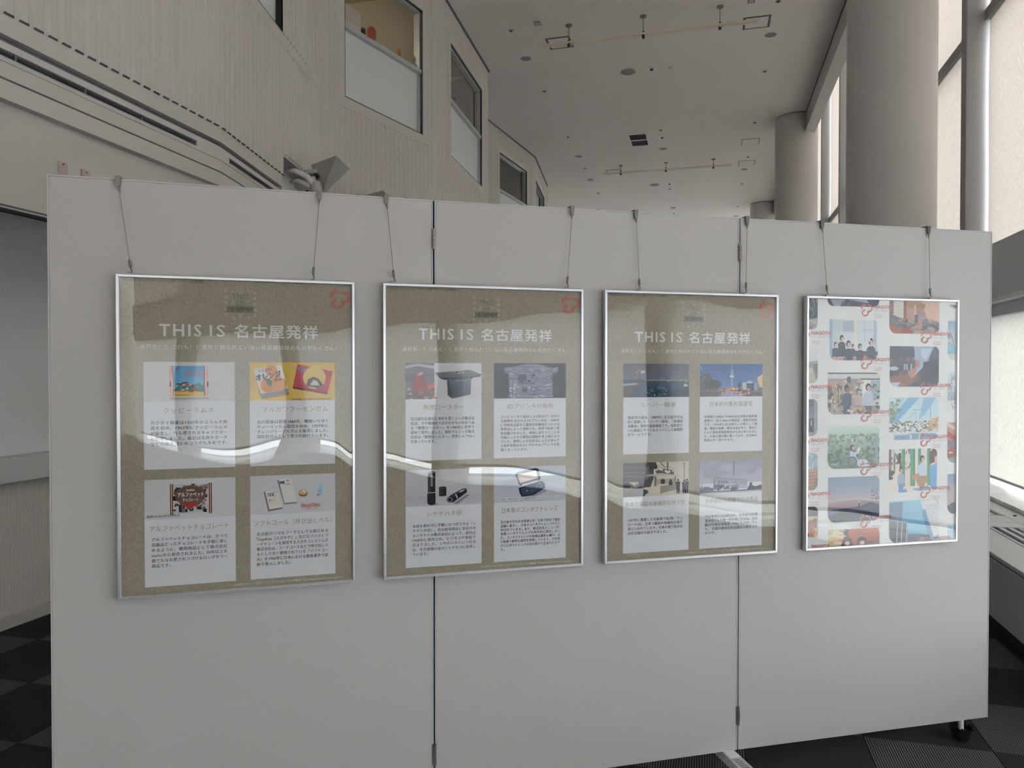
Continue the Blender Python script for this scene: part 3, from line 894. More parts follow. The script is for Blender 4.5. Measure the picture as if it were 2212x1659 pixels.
# ------------------------------------------------------------------ hanging wires
wires = [(0, 0.197, 0.234), (0, 0.806, 0.783), (0, 1.029, 1.053), (1, 0.511, 0.488), (1, 0.764, 0.774), (2, 0.028, 0.017), (2, 0.363, 0.380), (2, 0.871, 0.872)]
side = ('left', 'right')
num = ('first brown poster', 'second brown poster', 'third brown poster', 'white photo poster')
for k, (i, s0, s1) in enumerate(wires):
    m = frame_mtx(L[i], L[i + 1])
    o = m @ Vector((s0, 0, ZTOP))
    r = empty('picture_wire', o, rot=math.atan2(L[i + 1][1] - L[i][1], L[i + 1][0] - L[i][0]),
              label='%s steel hanging wire of the %s' % (side[k % 2], num[k // 2]), category='wire', group='steel picture wires on the partition')
    d = s1 - s0
    # clip over the panel's top edge
    c = MB().bbox(-0.0085, 0.0085, -0.006, 0.034, 0.0005, 0.0075, 0.001)
    c.add([(-0.0085, -0.010, 0.007), (0.0085, -0.010, 0.007), (0.0050, -0.010, -0.026), (-0.0050, -0.010, -0.026),
           (-0.0085, -0.002, 0.007), (0.0085, -0.002, 0.007), (0.0050, -0.003, -0.026), (-0.0050, -0.003, -0.026)],
          [(0, 1, 2, 3), (7, 6, 5, 4), (0, 3, 7, 4), (1, 5, 6, 2), (0, 4, 5, 1), (3, 2, 6, 7)])
    c.build('top_clip', 'nickel', r)
    MB().cyl((0, -0.0075, -0.025), (d * 0.13, -0.0085, -0.042), 0.003, 0.002, n=10).build('collar', 'nickel', r)
    a = Vector((d * 0.1, -0.0085, -0.04)); b = Vector((d * 0.87, -0.016, -0.252))
    MB().cyl(a, b, 0.0010, n=8).build('cable', 'cable', r)
    e = Vector((d * 0.97, -0.017, -0.276)); u = (e - b).normalized()
    g = MB().cyl(b, b + (e - b) * 0.2, 0.0022, 0.0044, n=12); g.cyl(b + (e - b) * 0.2, e, 0.0044, n=12)
    g.build('gripper', 'nickel', r)
    hk = MB().tube([e, e + Vector((0.0005, 0, -0.006)), e + Vector((0.0035, -0.001, -0.010)), e + Vector((0.003, -0.001, -0.017)), e + Vector((-0.002, 0, -0.0195)), e + Vector((-0.0045, 0.001, -0.016))], 0.0022, 8)
    hk.build('hook', 'nickel', r)
    MB().box(d - 0.0095, d + 0.0095, -0.026, -0.012, -0.2985, -0.2955).build('hanger_plate', 'steel', r)

# ------------------------------------------------------------------ posters
def flat_mat(name, col, rough=0.55):
    return mat(name, col, rough, spec=0.2)
def paper_mat():
    m, nt, b = new_mat('kraft_paper')
    b.inputs['Roughness'].default_value = 0.8
    b.inputs['Specular IOR Level'].default_value = 0.1
    tc = nt.nodes.new('ShaderNodeTexCoord')
    n = nt.nodes.new('ShaderNodeTexNoise'); n.inputs['Scale'].default_value = 330; n.inputs['Detail'].default_value = 3
    nt.links.new(tc.outputs['Object'], n.inputs['Vector'])
    cr = nt.nodes.new('ShaderNodeValToRGB')
    cr.color_ramp.elements[0].position = 0.32; cr.color_ramp.elements[1].position = 0.68
    cr.color_ramp.elements[0].color = (0.33, 0.29, 0.215, 1)
    cr.color_ramp.elements[1].color = (0.50, 0.45, 0.345, 1)
    nt.links.new(n.outputs['Fac'], cr.inputs['Fac'])
    nt.links.new(cr.outputs['Color'], b.inputs['Base Color'])
    return m
M['kraft'] = paper_mat()
M['card'] = flat_mat('card_print', (0.84, 0.85, 0.88))
M['gold'] = flat_mat('gold_print', (0.46, 0.39, 0.25))
M['body'] = flat_mat('body_print', (0.085, 0.085, 0.10))
M['whiteprint'] = flat_mat('white_print', (0.84, 0.83, 0.81))
M['darkprint'] = flat_mat('dark_print', (0.10, 0.095, 0.085))
M['emblem_fill'] = flat_mat('emblem_fill', (0.40, 0.36, 0.28))
M['redprint'] = flat_mat('red_print', (0.62, 0.175, 0.15))
M['paper'] = flat_mat('poster_paper', (0.88, 0.88, 0.865), 0.6)
def vcol_mat():
    m, nt, b = new_mat('picture_print')
    b.inputs['Roughness'].default_value = 0.5
    b.inputs['Specular IOR Level'].default_value = 0.2
    a = nt.nodes.new('ShaderNodeAttribute'); a.attribute_name = 'Col'
    nt.links.new(a.outputs['Color'], b.inputs['Base Color'])
    return m
M['print'] = vcol_mat()

GAIN = [2.4]
def C(r, g=None, b=None):
    if g is None: g = b = r
    k = [max(0.004, lin(v) - 0.025) * GAIN[0] for v in (r, g, b)]
    m = max(k)
    return tuple(v * min(1.0, 0.86 / m) for v in k)

class Art:
    """flat print made of coloured polygons; x right, y down, metres, in the poster's own frame"""
    def __init__(s, y0=0.0076):
        s.v = []; s.f = []; s.c = []; s.y = y0; s.step = 0.000003
        s.box(0, 0, 1, 1)
    def box(s, x0, y0, x1, y1, clip=True):
        s.bx = (x0, y0, x1, y1); s.clip = clip
        return s
    def T(s, u, v):
        if s.clip:
            u = min(1, max(0, u)); v = min(1, max(0, v))
        x0, y0, x1, y1 = s.bx
        return x0 + (x1 - x0) * u, y0 + (y1 - y0) * v
    def poly(s, pts, col):
        s.y -= s.step
        n = len(s.v)
        cols = col if isinstance(col, list) else [col] * len(pts)
        for u, v in pts:
            x, y = s.T(u, v)
            s.v.append((x, s.y, -y))
        s.f.append(tuple(range(n, n + len(pts)))); s.c += cols
        return s
    def rect(s, a, b, c, d, col):
        return s.poly([(a, b), (c, b), (c, d), (a, d)], col)
    def grad(s, a, b, c, d, top, bot):
        return s.poly([(a, b), (c, b), (c, d), (a, d)], [top, top, bot, bot])
    def ell(s, x, y, rx, ry, col, n=18, rot=0):
        cr, sr = math.cos(rot), math.sin(rot)
        asp = 1.0
        return s.poly([(x + rx * math.cos(t) * cr - ry * math.sin(t) * sr, y + rx * math.cos(t) * sr + ry * math.sin(t) * cr)
                       for t in (2 * math.pi * i / n for i in range(n))], col)
    def line(s, pts, w, col):
        """stroke, width w in metres"""
        x0, y0, x1, y1 = s.bx
        P = [(x0 + (x1 - x0) * u, y0 + (y1 - y0) * v) for u, v in pts]
        keep = s.bx, s.clip
        s.box(0, 0, 1, 1, False)
        L_, R_ = [], []
        for i, p in enumerate(P):
            a = P[max(0, i - 1)]; b = P[min(len(P) - 1, i + 1)]
            dx, dy = b[0] - a[0], b[1] - a[1]; d = math.hypot(dx, dy) or 1
            L_.append((p[0] - dy / d * w / 2, p[1] + dx / d * w / 2)); R_.append((p[0] + dy / d * w / 2, p[1] - dx / d * w / 2))
        s.y -= s.step
        for i in range(len(P) - 1):
            n = len(s.v)
            for x, y in (L_[i], L_[i + 1], R_[i + 1], R_[i]):
                s.v.append((x, s.y, -y))
            s.f.append((n, n + 1, n + 2, n + 3)); s.c += [col] * 4
        s.bx, s.clip = keep
        return s
    def specks(s, a, b, c, d, n, cols, r0, r1, seed, sq=False):
        rr = random.Random(seed)
        w = (s.bx[2] - s.bx[0]) / max(1e-6, (s.bx[3] - s.bx[1]))
        for _ in range(n):
            x, y, r = rr.uniform(a, c), rr.uniform(b, d), rr.uniform(r0, r1)
            k = rr.choice(cols)
            if sq:
                s.rect(x - r, y - r * w * rr.uniform(0.5, 1.5), x + r * rr.uniform(0.5, 1.5), y + r * w, k)
            else:
                s.ell(x, y, r, r * w * rr.uniform(0.6, 1.2), k, 9, rr.uniform(0, 3))
        return s
    def build(s, name, parent):
        me = bpy.data.meshes.new(name)
        me.from_pydata(s.v, [], s.f)
        at = me.color_attributes.new('Col', 'FLOAT_COLOR', 'CORNER')
        flat = []
        for f in s.f:
            for i in f:
                flat += [*s.c[i], 1.0]
        at.data.foreach_set('color', flat)
        me.materials.append(M['print'])
        o = bpy.data.objects.new(name, me); COL.objects.link(o); o.parent = parent
        return o

TC = bpy.data.curves.new('type', 'FONT')
TO = bpy.data.objects.new('type', TC); COL.objects.link(TO)
TC.resolution_u = 2
def glyphs(line, track=1.0, bold=0.0):
    TC.body = line; TC.size = 1; TC.space_character = track; TC.offset = min(0.0, bold) if line.isascii() else 0.0
    bpy.context.view_layer.update()
    ev = TO.evaluated_get(bpy.context.evaluated_depsgraph_get())
    me = ev.to_mesh()
    vs = [(v.co.x, v.co.y) for v in me.vertices]; fs = [tuple(p.vertices) for p in me.polygons]
    ev.to_mesh_clear()
    return vs, fs

def text(parent, name, lines, x0, x1, y, pitch, size, m, bold=0.012, track=1.04, depth=0.0070, align='justify', xf=None, asis=None):
    """lines of lettering between x0 and x1 (m); y = top of the first line; size = em height"""
    if isinstance(lines, str): lines = [lines]
    V, Fc = [], []
    sx = None
    for i, ln in enumerate(lines):
        vs, fs = glyphs(ln, track, bold)
        if not vs: continue
        a = min(v[0] for v in vs); b = max(v[0] for v in vs)
        last = (i == len(lines) - 1 and len(lines) > 1)
        if align == 'natural':
            k = size; off = x0
        elif last and sx is not None and (b - a) * sx < (x1 - x0) * 0.97:
            k = sx; off = x0
        else:
            k = (x1 - x0) / (b - a); off = x0
            if sx is None: sx = k
        base = y + 0.86 * size + i * pitch
        # heavier weight: the same glyphs printed again a hair to either side
        if bold > 0.02: shifts = [(-bold, 0), (bold, 0), (0, -bold * 0.7), (0, bold * 0.7)]
        elif bold > 0: shifts = [(-bold, 0), (bold, 0)]
        else: shifts = [(0, 0)]
        for q_, (dx, dy) in enumerate(shifts):
            n = len(V)
            for vx, vy in vs:
                X, Y = off + (vx - a) * k + dx * size, base - vy * size + dy * size
                if xf: X, Y = xf(X, Y)
                V.append((X, depth - q_ * 0.000004, -Y))
            Fc += [tuple(q + n for q in f) for f in fs]
    me = bpy.data.meshes.new(name); me.from_pydata(V, [], Fc); me.materials.append(M[m] if isinstance(m, str) else m)
    o = bpy.data.objects.new(name, me); COL.objects.link(o); o.parent = parent
    return o

PW, PH = 0.728, 1.018
FW = 0.0105
def wave(seed, amp):
    rr = random.Random(seed)
    ks = [(rr.uniform(4, 15), rr.uniform(3, 12), rr.uniform(0, 6.28), rr.uniform(0.3, 1.0)) for _ in range(6)]
    def f(x, z):
        return amp * sum(a * math.sin(kx * x + kz * z + ph) / (0.4 + 0.12 * math.hypot(kx, kz)) for kx, kz, ph, a in ks) / 3
    return f

def framed(A, B, label, seed, sheet_mat, amp=0.0022):
    r = place('framed_poster', A, B, 1.889, label=label, category='poster', group='framed posters hanging on the partition')
    d = 0.022
    for nm, pts in (('top', [(0, 0), (PW, 0), (PW - FW, -FW), (FW, -FW)]), ('bot', [(0, -PH), (FW, -PH + FW), (PW - FW, -PH + FW), (PW, -PH)]),
                    ('lef', [(0, 0), (FW, -FW), (FW, -PH + FW), (0, -PH)]), ('rig', [(PW, 0), (PW, -PH), (PW - FW, -PH + FW), (PW - FW, -FW)])):
        b = MB()
        # mitred bar with a rounded face
        cx = sum(p[0] for p in pts) / 4; cz = sum(p[1] for p in pts) / 4
        g = 0.0002
        vs = []
        for yy, sh in ((d, 0.0), (0.002, 0.0), (0.0, 0.0018)):
            for px, pz in pts:
                if nm in ('top', 'bot'):
                    vx = px + (g if px < cx else -g); vz = pz + (sh if pz < cz else -sh)
                else:
                    vz = pz + (g if pz < cz else -g); vx = px + (sh if px < cx else -sh)
                vs.append((vx, yy, vz))
        fs = []
        for j in range(2):
            for i in range(4):
                fs.append((j * 4 + i, j * 4 + (i + 1) % 4, (j + 1) * 4 + (i + 1) % 4, (j + 1) * 4 + i))
        fs += [(8, 9, 10, 11), (3, 2, 1, 0)]
        b.add(vs, fs).build('frame_rail', 'alu', r)
    sheet = MB().box(FW - 0.004, PW - FW + 0.004, 0.0080, 0.0090, -PH + FW - 0.004, -FW + 0.004).build('poster_sheet', sheet_mat, r)
    MB().box(FW - 0.004, PW - FW + 0.004, 0.0125, 0.020, -PH + FW - 0.004, -FW + 0.004).build('back_board', 'band', r)
    f = wave(seed, amp)
    nx, nz = 56, 78
    b = MB()
    x0, x1, z0, z1 = FW - 0.003, PW - FW + 0.003, -PH + FW - 0.003, -FW + 0.003
    vs = []
    for j in range(nz + 1):
        for i in range(nx + 1):
            u, v = i / nx, j / nz
            x, z = x0 + (x1 - x0) * u, z0 + (z1 - z0) * v
            e = min(1, 14 * min(u, 1 - u)) * min(1, 18 * min(v, 1 - v))
            vs.append((x, 0.0022 + e * max(-0.0019, min(0.0019, f(x, z))), z))
    fs = [(j * (nx + 1) + i, j * (nx + 1) + i + 1, (j + 1) * (nx + 1) + i + 1, (j + 1) * (nx + 1) + i) for j in range(nz) for i in range(nx)]
    b.add(vs, fs, True).build('acrylic_pane', 'acrylic', r)
    return r, sheet

# city mark: two rounded lobes drawn in open strokes, with a small crossed stem at the upper left
def cat_rom(pts, n=5):
    out = []
    N = len(pts)
    for i in range(N - 1):
        p0, p1, p2, p3 = pts[max(0, i - 1)], pts[i], pts[i + 1], pts[min(N - 1, i + 2)]
        for k in range(n):
            t = k / n
            out.append(tuple(0.5 * ((2 * p1[a]) + (-p0[a] + p2[a]) * t + (2 * p0[a] - 5 * p1[a] + 4 * p2[a] - p3[a]) * t * t + (-p0[a] + 3 * p1[a] - 3 * p2[a] + p3[a]) * t ** 3) for a in (0, 1)))
    out.append(pts[-1])
    return out
MARK = [cat_rom([(.52, .21), (.66, .20), (.80, .235), (.93, .345), (.95, .47), (.88, .59), (.73, .665), (.58, .64)]),
        cat_rom([(.57, .645), (.625, .72), (.62, .81), (.55, .90), (.42, .965), (.28, .955), (.16, .88), (.12, .76), (.17, .64), (.34, .545)]),
        cat_rom([(.42, .215), (.26, .225), (.13, .28), (.07, .37), (.07, .48)]),
        cat_rom([(.21, .01), (.27, .07), (.27, .14), (.18, .27)]),
        [(.0, .215), (.10, .265), (.17, .275)]]
HEART = cat_rom([(.5, .30), (.38, .12), (.18, .12), (.08, .32), (.20, .60), (.5, .92), (.80, .60), (.92, .32), (.82, .12), (.62, .12), (.5, .30)], 3)
def city_mark(a, x0, y0, x1, y1, w, col, keep=None):
    """keep = function of sheet x, y telling which points lie on the visible sheet"""
    a.box(x0, y0, x1, y1, False)
    for q, st in enumerate(MARK):
        run = []
        ww = w if q < 3 else w * 0.75
        for u, v in st:
            if keep is None or keep(x0 + (x1 - x0) * u, y0 + (y1 - y0) * v):
                run.append((u, v))
            else:
                if len(run) > 1: a.line(run, ww, col)
                run = []
        if len(run) > 1: a.line(run, ww, col)

CX0, CX1, DX0, DX1 = 0.0765, 0.3455, 0.3910, 0.6612
R0, R0I, R0B, R1, R1I, R1B = 0.2725, 0.3985, 0.6125, 0.6450, 0.7720, 0.9840
BOX = {'A': (CX0, R0, CX1, R0I), 'B': (DX0, R0, DX1, R0I), 'C': (CX0, R1, CX1, R1I), 'D': (DX0, R1, DX1, R1I)}

def brown_poster(A, B, label, seed, entries, gain):
    GAIN[0] = gain
    r, sh = framed(A, B, label, seed, 'kraft')
    text(sh, 'header_text', '名古屋市シティプロモーション企画「やさしい大都市展」', 0.0215, 0.2560, 0.0115, 0, 0.0098, 'darkprint', 0.0, 1.0)
    a = Art(0.0078)
    city_mark(a, 0.645, 0.024, 0.714, 0.091, 0.0085, (0.60, 0.20, 0.17))
    a.build('city_mark', sh)
    e = Art(0.0078)
    wcol, dcol = (0.72, 0.70, 0.66), (0.11, 0.105, 0.09)
    rr = random.Random(5)
    for i, js in ((0, (0, 1, 2, 3, 4)), (1, (0, 1, 2, 3, 4.55)), (2, (.35, 4.1)), (3, (-.05, .95, 1.95, 2.95, 4.55)), (4, (.3, 1.2, 2.15, 3.15, 4.1))):
        for j in js:
            x, y = 0.3150 + i * 0.0220, 0.0365 + j * 0.0193
            t = rr.uniform(0, 6.28)
            c_, s_ = math.cos(t), math.sin(t)
            e.box(x, y, x + 0.0100, y + 0.0100, False)
            hp = HEART if i in (2, 4) else HEART[:rr.choice((14, 18, 24))]
            e.line([(0.5 + (q[0] - .5) * c_ - (q[1] - .5) * s_, 0.5 + (q[0] - .5) * s_ + (q[1] - .5) * c_) for q in hp], 0.0013, wcol)
    for i in range(5):
        e.box(0.3222 + i * 0.0164, 0.0925, 0.3222 + (i + 1) * 0.0164, 0.1105, False)
        e.rect(0, 0, 1, 1, dcol); e.rect(.10, .09, .90, .91, (0.40, 0.365, 0.29))
    e.build('emblem', sh)
    for bd, mm, dd in ((0.034, 'darkprint', 0.0068), (0.0, 'emblem_fill', 0.0066)):
        text(sh, 'emblem_text', 'THIS', 0.3385, 0.3880, 0.0465, 0, 0.0235, mm, bd, 1.2, depth=dd)
        text(sh, 'emblem_text', 'IS', 0.3525, 0.3735, 0.0695, 0, 0.0235, mm, bd, 1.2, depth=dd)
    for i, ch in enumerate('名古屋発祥'):
        text(sh, 'emblem_text', ch, 0.3247 + i * 0.0164, 0.3361 + i * 0.0164, 0.0948, 0, 0.0128, 'darkprint', 0.03, 1.0, depth=0.0068)
    text(sh, 'headline', 'THIS', 0.1235, 0.2450, 0.1440, 0, 0.0540, 'whiteprint', 0.024, 1.22)
    text(sh, 'headline', 'IS', 0.2710, 0.3165, 0.1440, 0, 0.0540, 'whiteprint', 0.010, 1.24)
    text(sh, 'headline', '名古屋発祥', 0.3455, 0.6055, 0.1495, 0, 0.0470, 'whiteprint', 0.024, 1.12)
    text(sh, 'subtitle', 'あれも！？これも！？意外と知られていない名古屋発祥のものがたくさん！', 0.0675, 0.6665, 0.2165, 0, 0.0172, 'whiteprint', 0.008, 1.05)
    text(sh, 'footer_text', '名古屋市シティプロモーションサイトはこちら ▶▶▶  https://www.promotion.city.nagoya.jp/', 0.340, 0.686, 0.9925, 0, 0.0085, 'whiteprint', -0.008, 1.0)
    for k, (head, hx0, hx1, lines, ly, pitch, bw, draw, caps) in entries.items():
        x0, y0, x1, y1 = BOX[k]
        yb = R0B if k in 'AB' else R1B
        MB().box(x0, x1, 0.0077, 0.0079, -yb, -y0).build('card', 'card', sh)
        p = Art(0.0076); p.box(x0, y0, x1, y1)
        draw(p, sh, x0, y0, x1, y1)
        p.build('picture', sh)
        size = 0.0128 if pitch > 0.0155 else 0.0116
        text(sh, 'card_heading', head, hx0, hx1, (y1 + 0.0185), 0, 0.0205, 'gold', 0.006, 1.12)
        text(sh, 'card_text', lines, x0 + bw[0], x1 - bw[1], ly, pitch, size, 'body', 0.016, 1.06)
        for t, cx0, cx1, cy, cs, cm in caps:
            text(sh, 'caption', t, cx0, cx1, cy, 0, cs, cm, 0.008, 1.0)
    return r, sh

# --- pictures of the first poster
GAIN[0] = 2.7
M['p_red'] = flat_mat('print_red', (0.55, 0.06, 0.05)); M['p_navy'] = flat_mat('print_navy', (0.03, 0.035, 0.08)); M['p_white'] = flat_mat('print_white', (0.8, 0.8, 0.78))
M['p_black'] = flat_mat('print_black', (0.03, 0.03, 0.035)); M['p_blue'] = flat_mat('print_blue', (0.16, 0.25, 0.5)); M['p_brown'] = flat_mat('print_brown', (0.10, 0.05, 0.03))
M['nagoya_red'] = flat_mat('nagoya_red', (0.60, 0.165, 0.13)); M['nagoya_grey'] = flat_mat('nagoya_grey', (0.42, 0.36, 0.34))
def pic_candy(p, sh, x0, y0, x1, y1):
    p.rect(0, 0, 1, 1, C(166, 163, 160))
    p.poly([(.27, .90), (.72, .90), (.70, .95), (.30, .95)], C(140, 136, 132))
    p.rect(.275, .10, .31, .87, C(176, 150, 146)); p.rect(.67, .10, .70, .87, C(176, 150, 146))
    for i in range(14):
        y = .12 + i * .054
        p.rect(.275, y, .30, y + .012, C(150, 90, 84)); p.rect(.68, y, .705, y + .012, C(150, 90, 84))
    p.poly([(.303, .10), (.668, .10), (.660, .5), (.668, .87), (.312, .87), (.318, .5)], [C(86, 130, 160), C(80, 128, 165), C(100, 150, 175), C(165, 142, 70), C(170, 145, 75), C(90, 140, 170)])
    p.poly([(.303, .10), (.312, .10), (.326, .5), (.320, .87), (.312, .87), (.316, .5)], C(120, 40, 45)); p.poly([(.668, .10), (.659, .10), (.650, .5), (.658, .87), (.668, .87), (.662, .5)], C(120, 40, 45))
    p.poly([(.325, .70), (.40, .55), (.50, .62), (.60, .52), (.652, .60), (.655, .78), (.325, .78)], C(60, 108, 104))
    p.poly([(.322, .75), (.45, .72), (.655, .76), (.658, .87), (.320, .87)], C(178, 150, 84))
    # scattered sweets where the pack shows its mascots
    p.specks(.38, .52, .58, .76, 26, [C(150, 70, 60), C(170, 165, 160), C(70, 60, 90), C(160, 110, 70), C(110, 70, 60)], .010, .022, 4)
    p.rect(.335, .83, .48, .845, C(120, 96, 50)); p.specks(.34, .14, .36, .2, 3, [C(190, 180, 178), C(150, 50, 50)], .008, .012, 8)
    p.rect(.282, .50, .292, .63, C(70, 50, 60)); p.rect(.69, .50, .705, .63, C(70, 50, 60))
    W = x1 - x0; Hh = y1 - y0
    for dd, m, b in ((0.0058, 'p_white', 0.07), (0.0057, 'p_red', 0.03)):
        text(sh, 'pack_text', 'クッピーラムネ', x0 + .44 * W, x0 + .652 * W, y0 + .235 * Hh, 0, 0.0175, m, b, 1.0, depth=dd)
def pic_gum(p, sh, x0, y0, x1, y1):
    p.grad(0, 0, 1, 1, C(172, 145, 76), C(188, 160, 88))
    p.poly([(.06, .24), (.42, .80), (.46, .78), (.45, .86), (.14, .96), (.12, .9)], C(140, 112, 60))
    p.poly([(.045, .19), (.36, .06), (.445, .68), (.125, .82)], C(176, 172, 166))
    p.poly([(.125, .82), (.445, .68), (.445, .79), (.13, .92)], C(118, 122, 128))
    for x, y, r, k in ((.21, .60, .088, C(186, 118, 62)), (.335, .58, .09, C(192, 122, 62)), (.25, .22, .07, C(190, 130, 84)), (.30, .36, .06, C(196, 140, 92))):
        p.ell(x, y, r, r * 2.1, k, 22)
    p.ell(.335, .58, .075, .155, C(204, 146, 92), 22)
    for i in range(8):
        t = i * .785
        p.line([(.335, .58), (.335 + .07 * math.cos(t), .58 + .145 * math.sin(t))], 0.0006, C(186, 118, 62))
    p.poly([(.175, .44), (.22, .42), (.26, .52), (.25, .66), (.20, .56)], C(64, 92, 70))
    p.line([(.178, .44), (.248, .64)], 0.0008, C(110, 140, 110))
    p.poly([(.555, .04), (.975, .235), (.915, .80), (.50, .64)], C(150, 56, 66))
    p.poly([(.50, .64), (.915, .80), (.915, .85), (.50, .69)], C(100, 42, 48))
    p.ell(.755, .40, .135, .30, C(196, 170, 96), 30)
    # plain shapes on the box front
    p.poly([(.66, .62), (.68, .44), (.74, .38), (.80, .42), (.86, .60), (.80, .68)], C(72, 66, 70))
    p.poly([(.70, .60), (.74, .46), (.79, .50), (.82, .62)], C(190, 184, 174))
    W = x1 - x0; Hh = y1 - y0
    def rot(ang, cx, cy):
        c_, s_ = math.cos(ang), math.sin(ang)
        return lambda X, Y: (cx + (X - cx) * c_ - (Y - cy) * s_, cy + (X - cx) * s_ + (Y - cy) * c_)
    q = rot(-.19, x0 + .22 * W, y0 + .3 * Hh)
    text(sh, 'pack_text', 'マルカワ', x0 + .105 * W, x0 + .255 * W, y0 + .145 * Hh, 0, 0.012, 'p_brown', 0.03, 1.0, depth=0.0057, xf=q)
    text(sh, 'pack_text', 'オレンジ', x0 + .065 * W, x0 + .355 * W, y0 + .255 * Hh, 0, 0.0235, 'p_navy', 0.05, 1.0, depth=0.0057, xf=q)
    text(sh, 'pack_text', 'ガム', x0 + .265 * W, x0 + .355 * W, y0 + .43 * Hh, 0, 0.014, 'p_navy', 0.04, 1.0, depth=0.0057, xf=q)
    text(sh, 'pack_text', 'FELIX', x0 + .555 * W, x0 + .66 * W, y0 + .125 * Hh, 0, 0.013, 'p_blue', 0.04, 1.0, depth=0.0057, xf=rot(.16, x0 + .6 * W, y0 + .2 * Hh))
def pic_choco(p, sh, x0, y0, x1, y1):
    p.rect(0, 0, 1, 1, C(164, 164, 166))
    p.poly([(.30, .14), (.70, .14), (.685, .5), (.70, .86), (.31, .88), (.325, .5)], C(152, 152, 156))
    p.specks(.32, .18, .685, .83, 95, [C(62, 54, 54), C(80, 66, 62), C(98, 84, 80), C(52, 48, 52), C(120, 106, 102)], .010, .024, 9, True)
    p.ell(.50, .42, .17, .25, C(92, 74, 68), 26); p.ell(.50, .56, .13, .16, C(96, 78, 72), 22)
    p.rect(.435, .62, .555, .70, C(160, 52, 48))
    for a in (.276, .702):
        p.rect(a, .12, a + .033, .90, C(74, 48, 42)); p.rect(a + .011, .12, a + .022, .90, C(186, 150, 110))
    W = x1 - x0; Hh = y1 - y0
    text(sh, 'pack_text', 'melto', x0 + .455 * W, x0 + .545 * W, y0 + .235 * Hh, 0, 0.0115, 'p_white', 0.02, 1.0, depth=0.0057)
    text(sh, 'pack_text', 'アルファベット', x0 + .36 * W, x0 + .645 * W, y0 + .335 * Hh, 0, 0.0165, 'p_white', 0.03, 1.0, depth=0.0057)
    text(sh, 'pack_text', 'チョコレート', x0 + .415 * W, x0 + .585 * W, y0 + .485 * Hh, 0, 0.0120, 'p_white', 0.03, 1.0, depth=0.0057)
def pic_pager(p, sh, x0, y0, x1, y1):
    p.rect(0, 0, 1, 1, C(162, 163, 166))
    p.poly([(.31, .13), (.33, .12), (.395, .73), (.545, .72), (.54, .75), (.39, .77)], C(112, 106, 108))
    p.poly([(.33, .10), (.475, .09), (.545, .70), (.395, .73)], C(190, 186, 182))
    p.poly([(.335, .16), (.395, .155), (.40, .225), (.343, .23)], C(84, 88, 104))
    p.ell(.435, .15, .016, .03, C(130, 126, 122), 14); p.rect(.405, .235, .465, .25, C(110, 106, 104))
    p.poly([(.155, .42), (.17, .40), (.22, .86), (.375, .84), (.37, .88), (.205, .93)], C(108, 96, 92))
    p.poly([(.17, .40), (.315, .385), (.375, .84), (.22, .88)], C(194, 188, 180))
    p.poly([(.195, .46), (.265, .45), (.272, .53), (.205, .54)], C(84, 98, 120)); p.rect(.207, .475, .222, .52, C(170, 176, 186)); p.rect(.235, .47, .252, .515, C(170, 176, 186))
    p.rect(.275, .47, .305, .55, C(170, 160, 150)); p.rect(.265, .42, .31, .432, C(110, 106, 104)); p.rect(.215, .63, .24, .65, C(70, 66, 66)); p.ell(.265, .63, .006, .012, C(90, 86, 84), 10)
    p.rect(.205, .675, .29, .683, C(130, 126, 122))
    # bowl of noodles and a swirl cone beside the shop's lettering
    p.ell(.615, .50, .055, .085, C(110, 74, 62), 22); p.ell(.615, .47, .055, .075, C(150, 128, 96), 22); p.ell(.615, .46, .042, .052, C(180, 164, 128), 18)
    p.specks(.58, .42, .65, .50, 9, [C(96, 110, 84), C(190, 178, 150), C(130, 90, 70)], .006, .012, 2)
    p.poly([(.775, .60), (.80, .48), (.835, .54)], C(150, 110, 84))
    for i in range(5):
        p.ell(.812 + i * .0045, .50 - i * .052, .030 - i * .0045, .042 - i * .003, C(104, 150, 166) if i % 2 else C(120, 164, 178), 14, -.5)
    W = x1 - x0; Hh = y1 - y0
    for dd, m, b in ((0.0058, 'p_red', 0.10), (0.0057, 'p_white', 0.0)):
        text(sh, 'shop_lettering', 'Sugakiya', x0 + .595 * W, x0 + .815 * W, y0 + .735 * Hh, 0, 0.0175, m, b, 1.05, depth=dd)
    text(sh, 'shop_lettering', 'ラーメンとソフトクリーム', x0 + .615 * W, x0 + .80 * W, y0 + .895 * Hh, 0, 0.0058, 'p_brown', 0.01, 1.0, depth=0.0057)

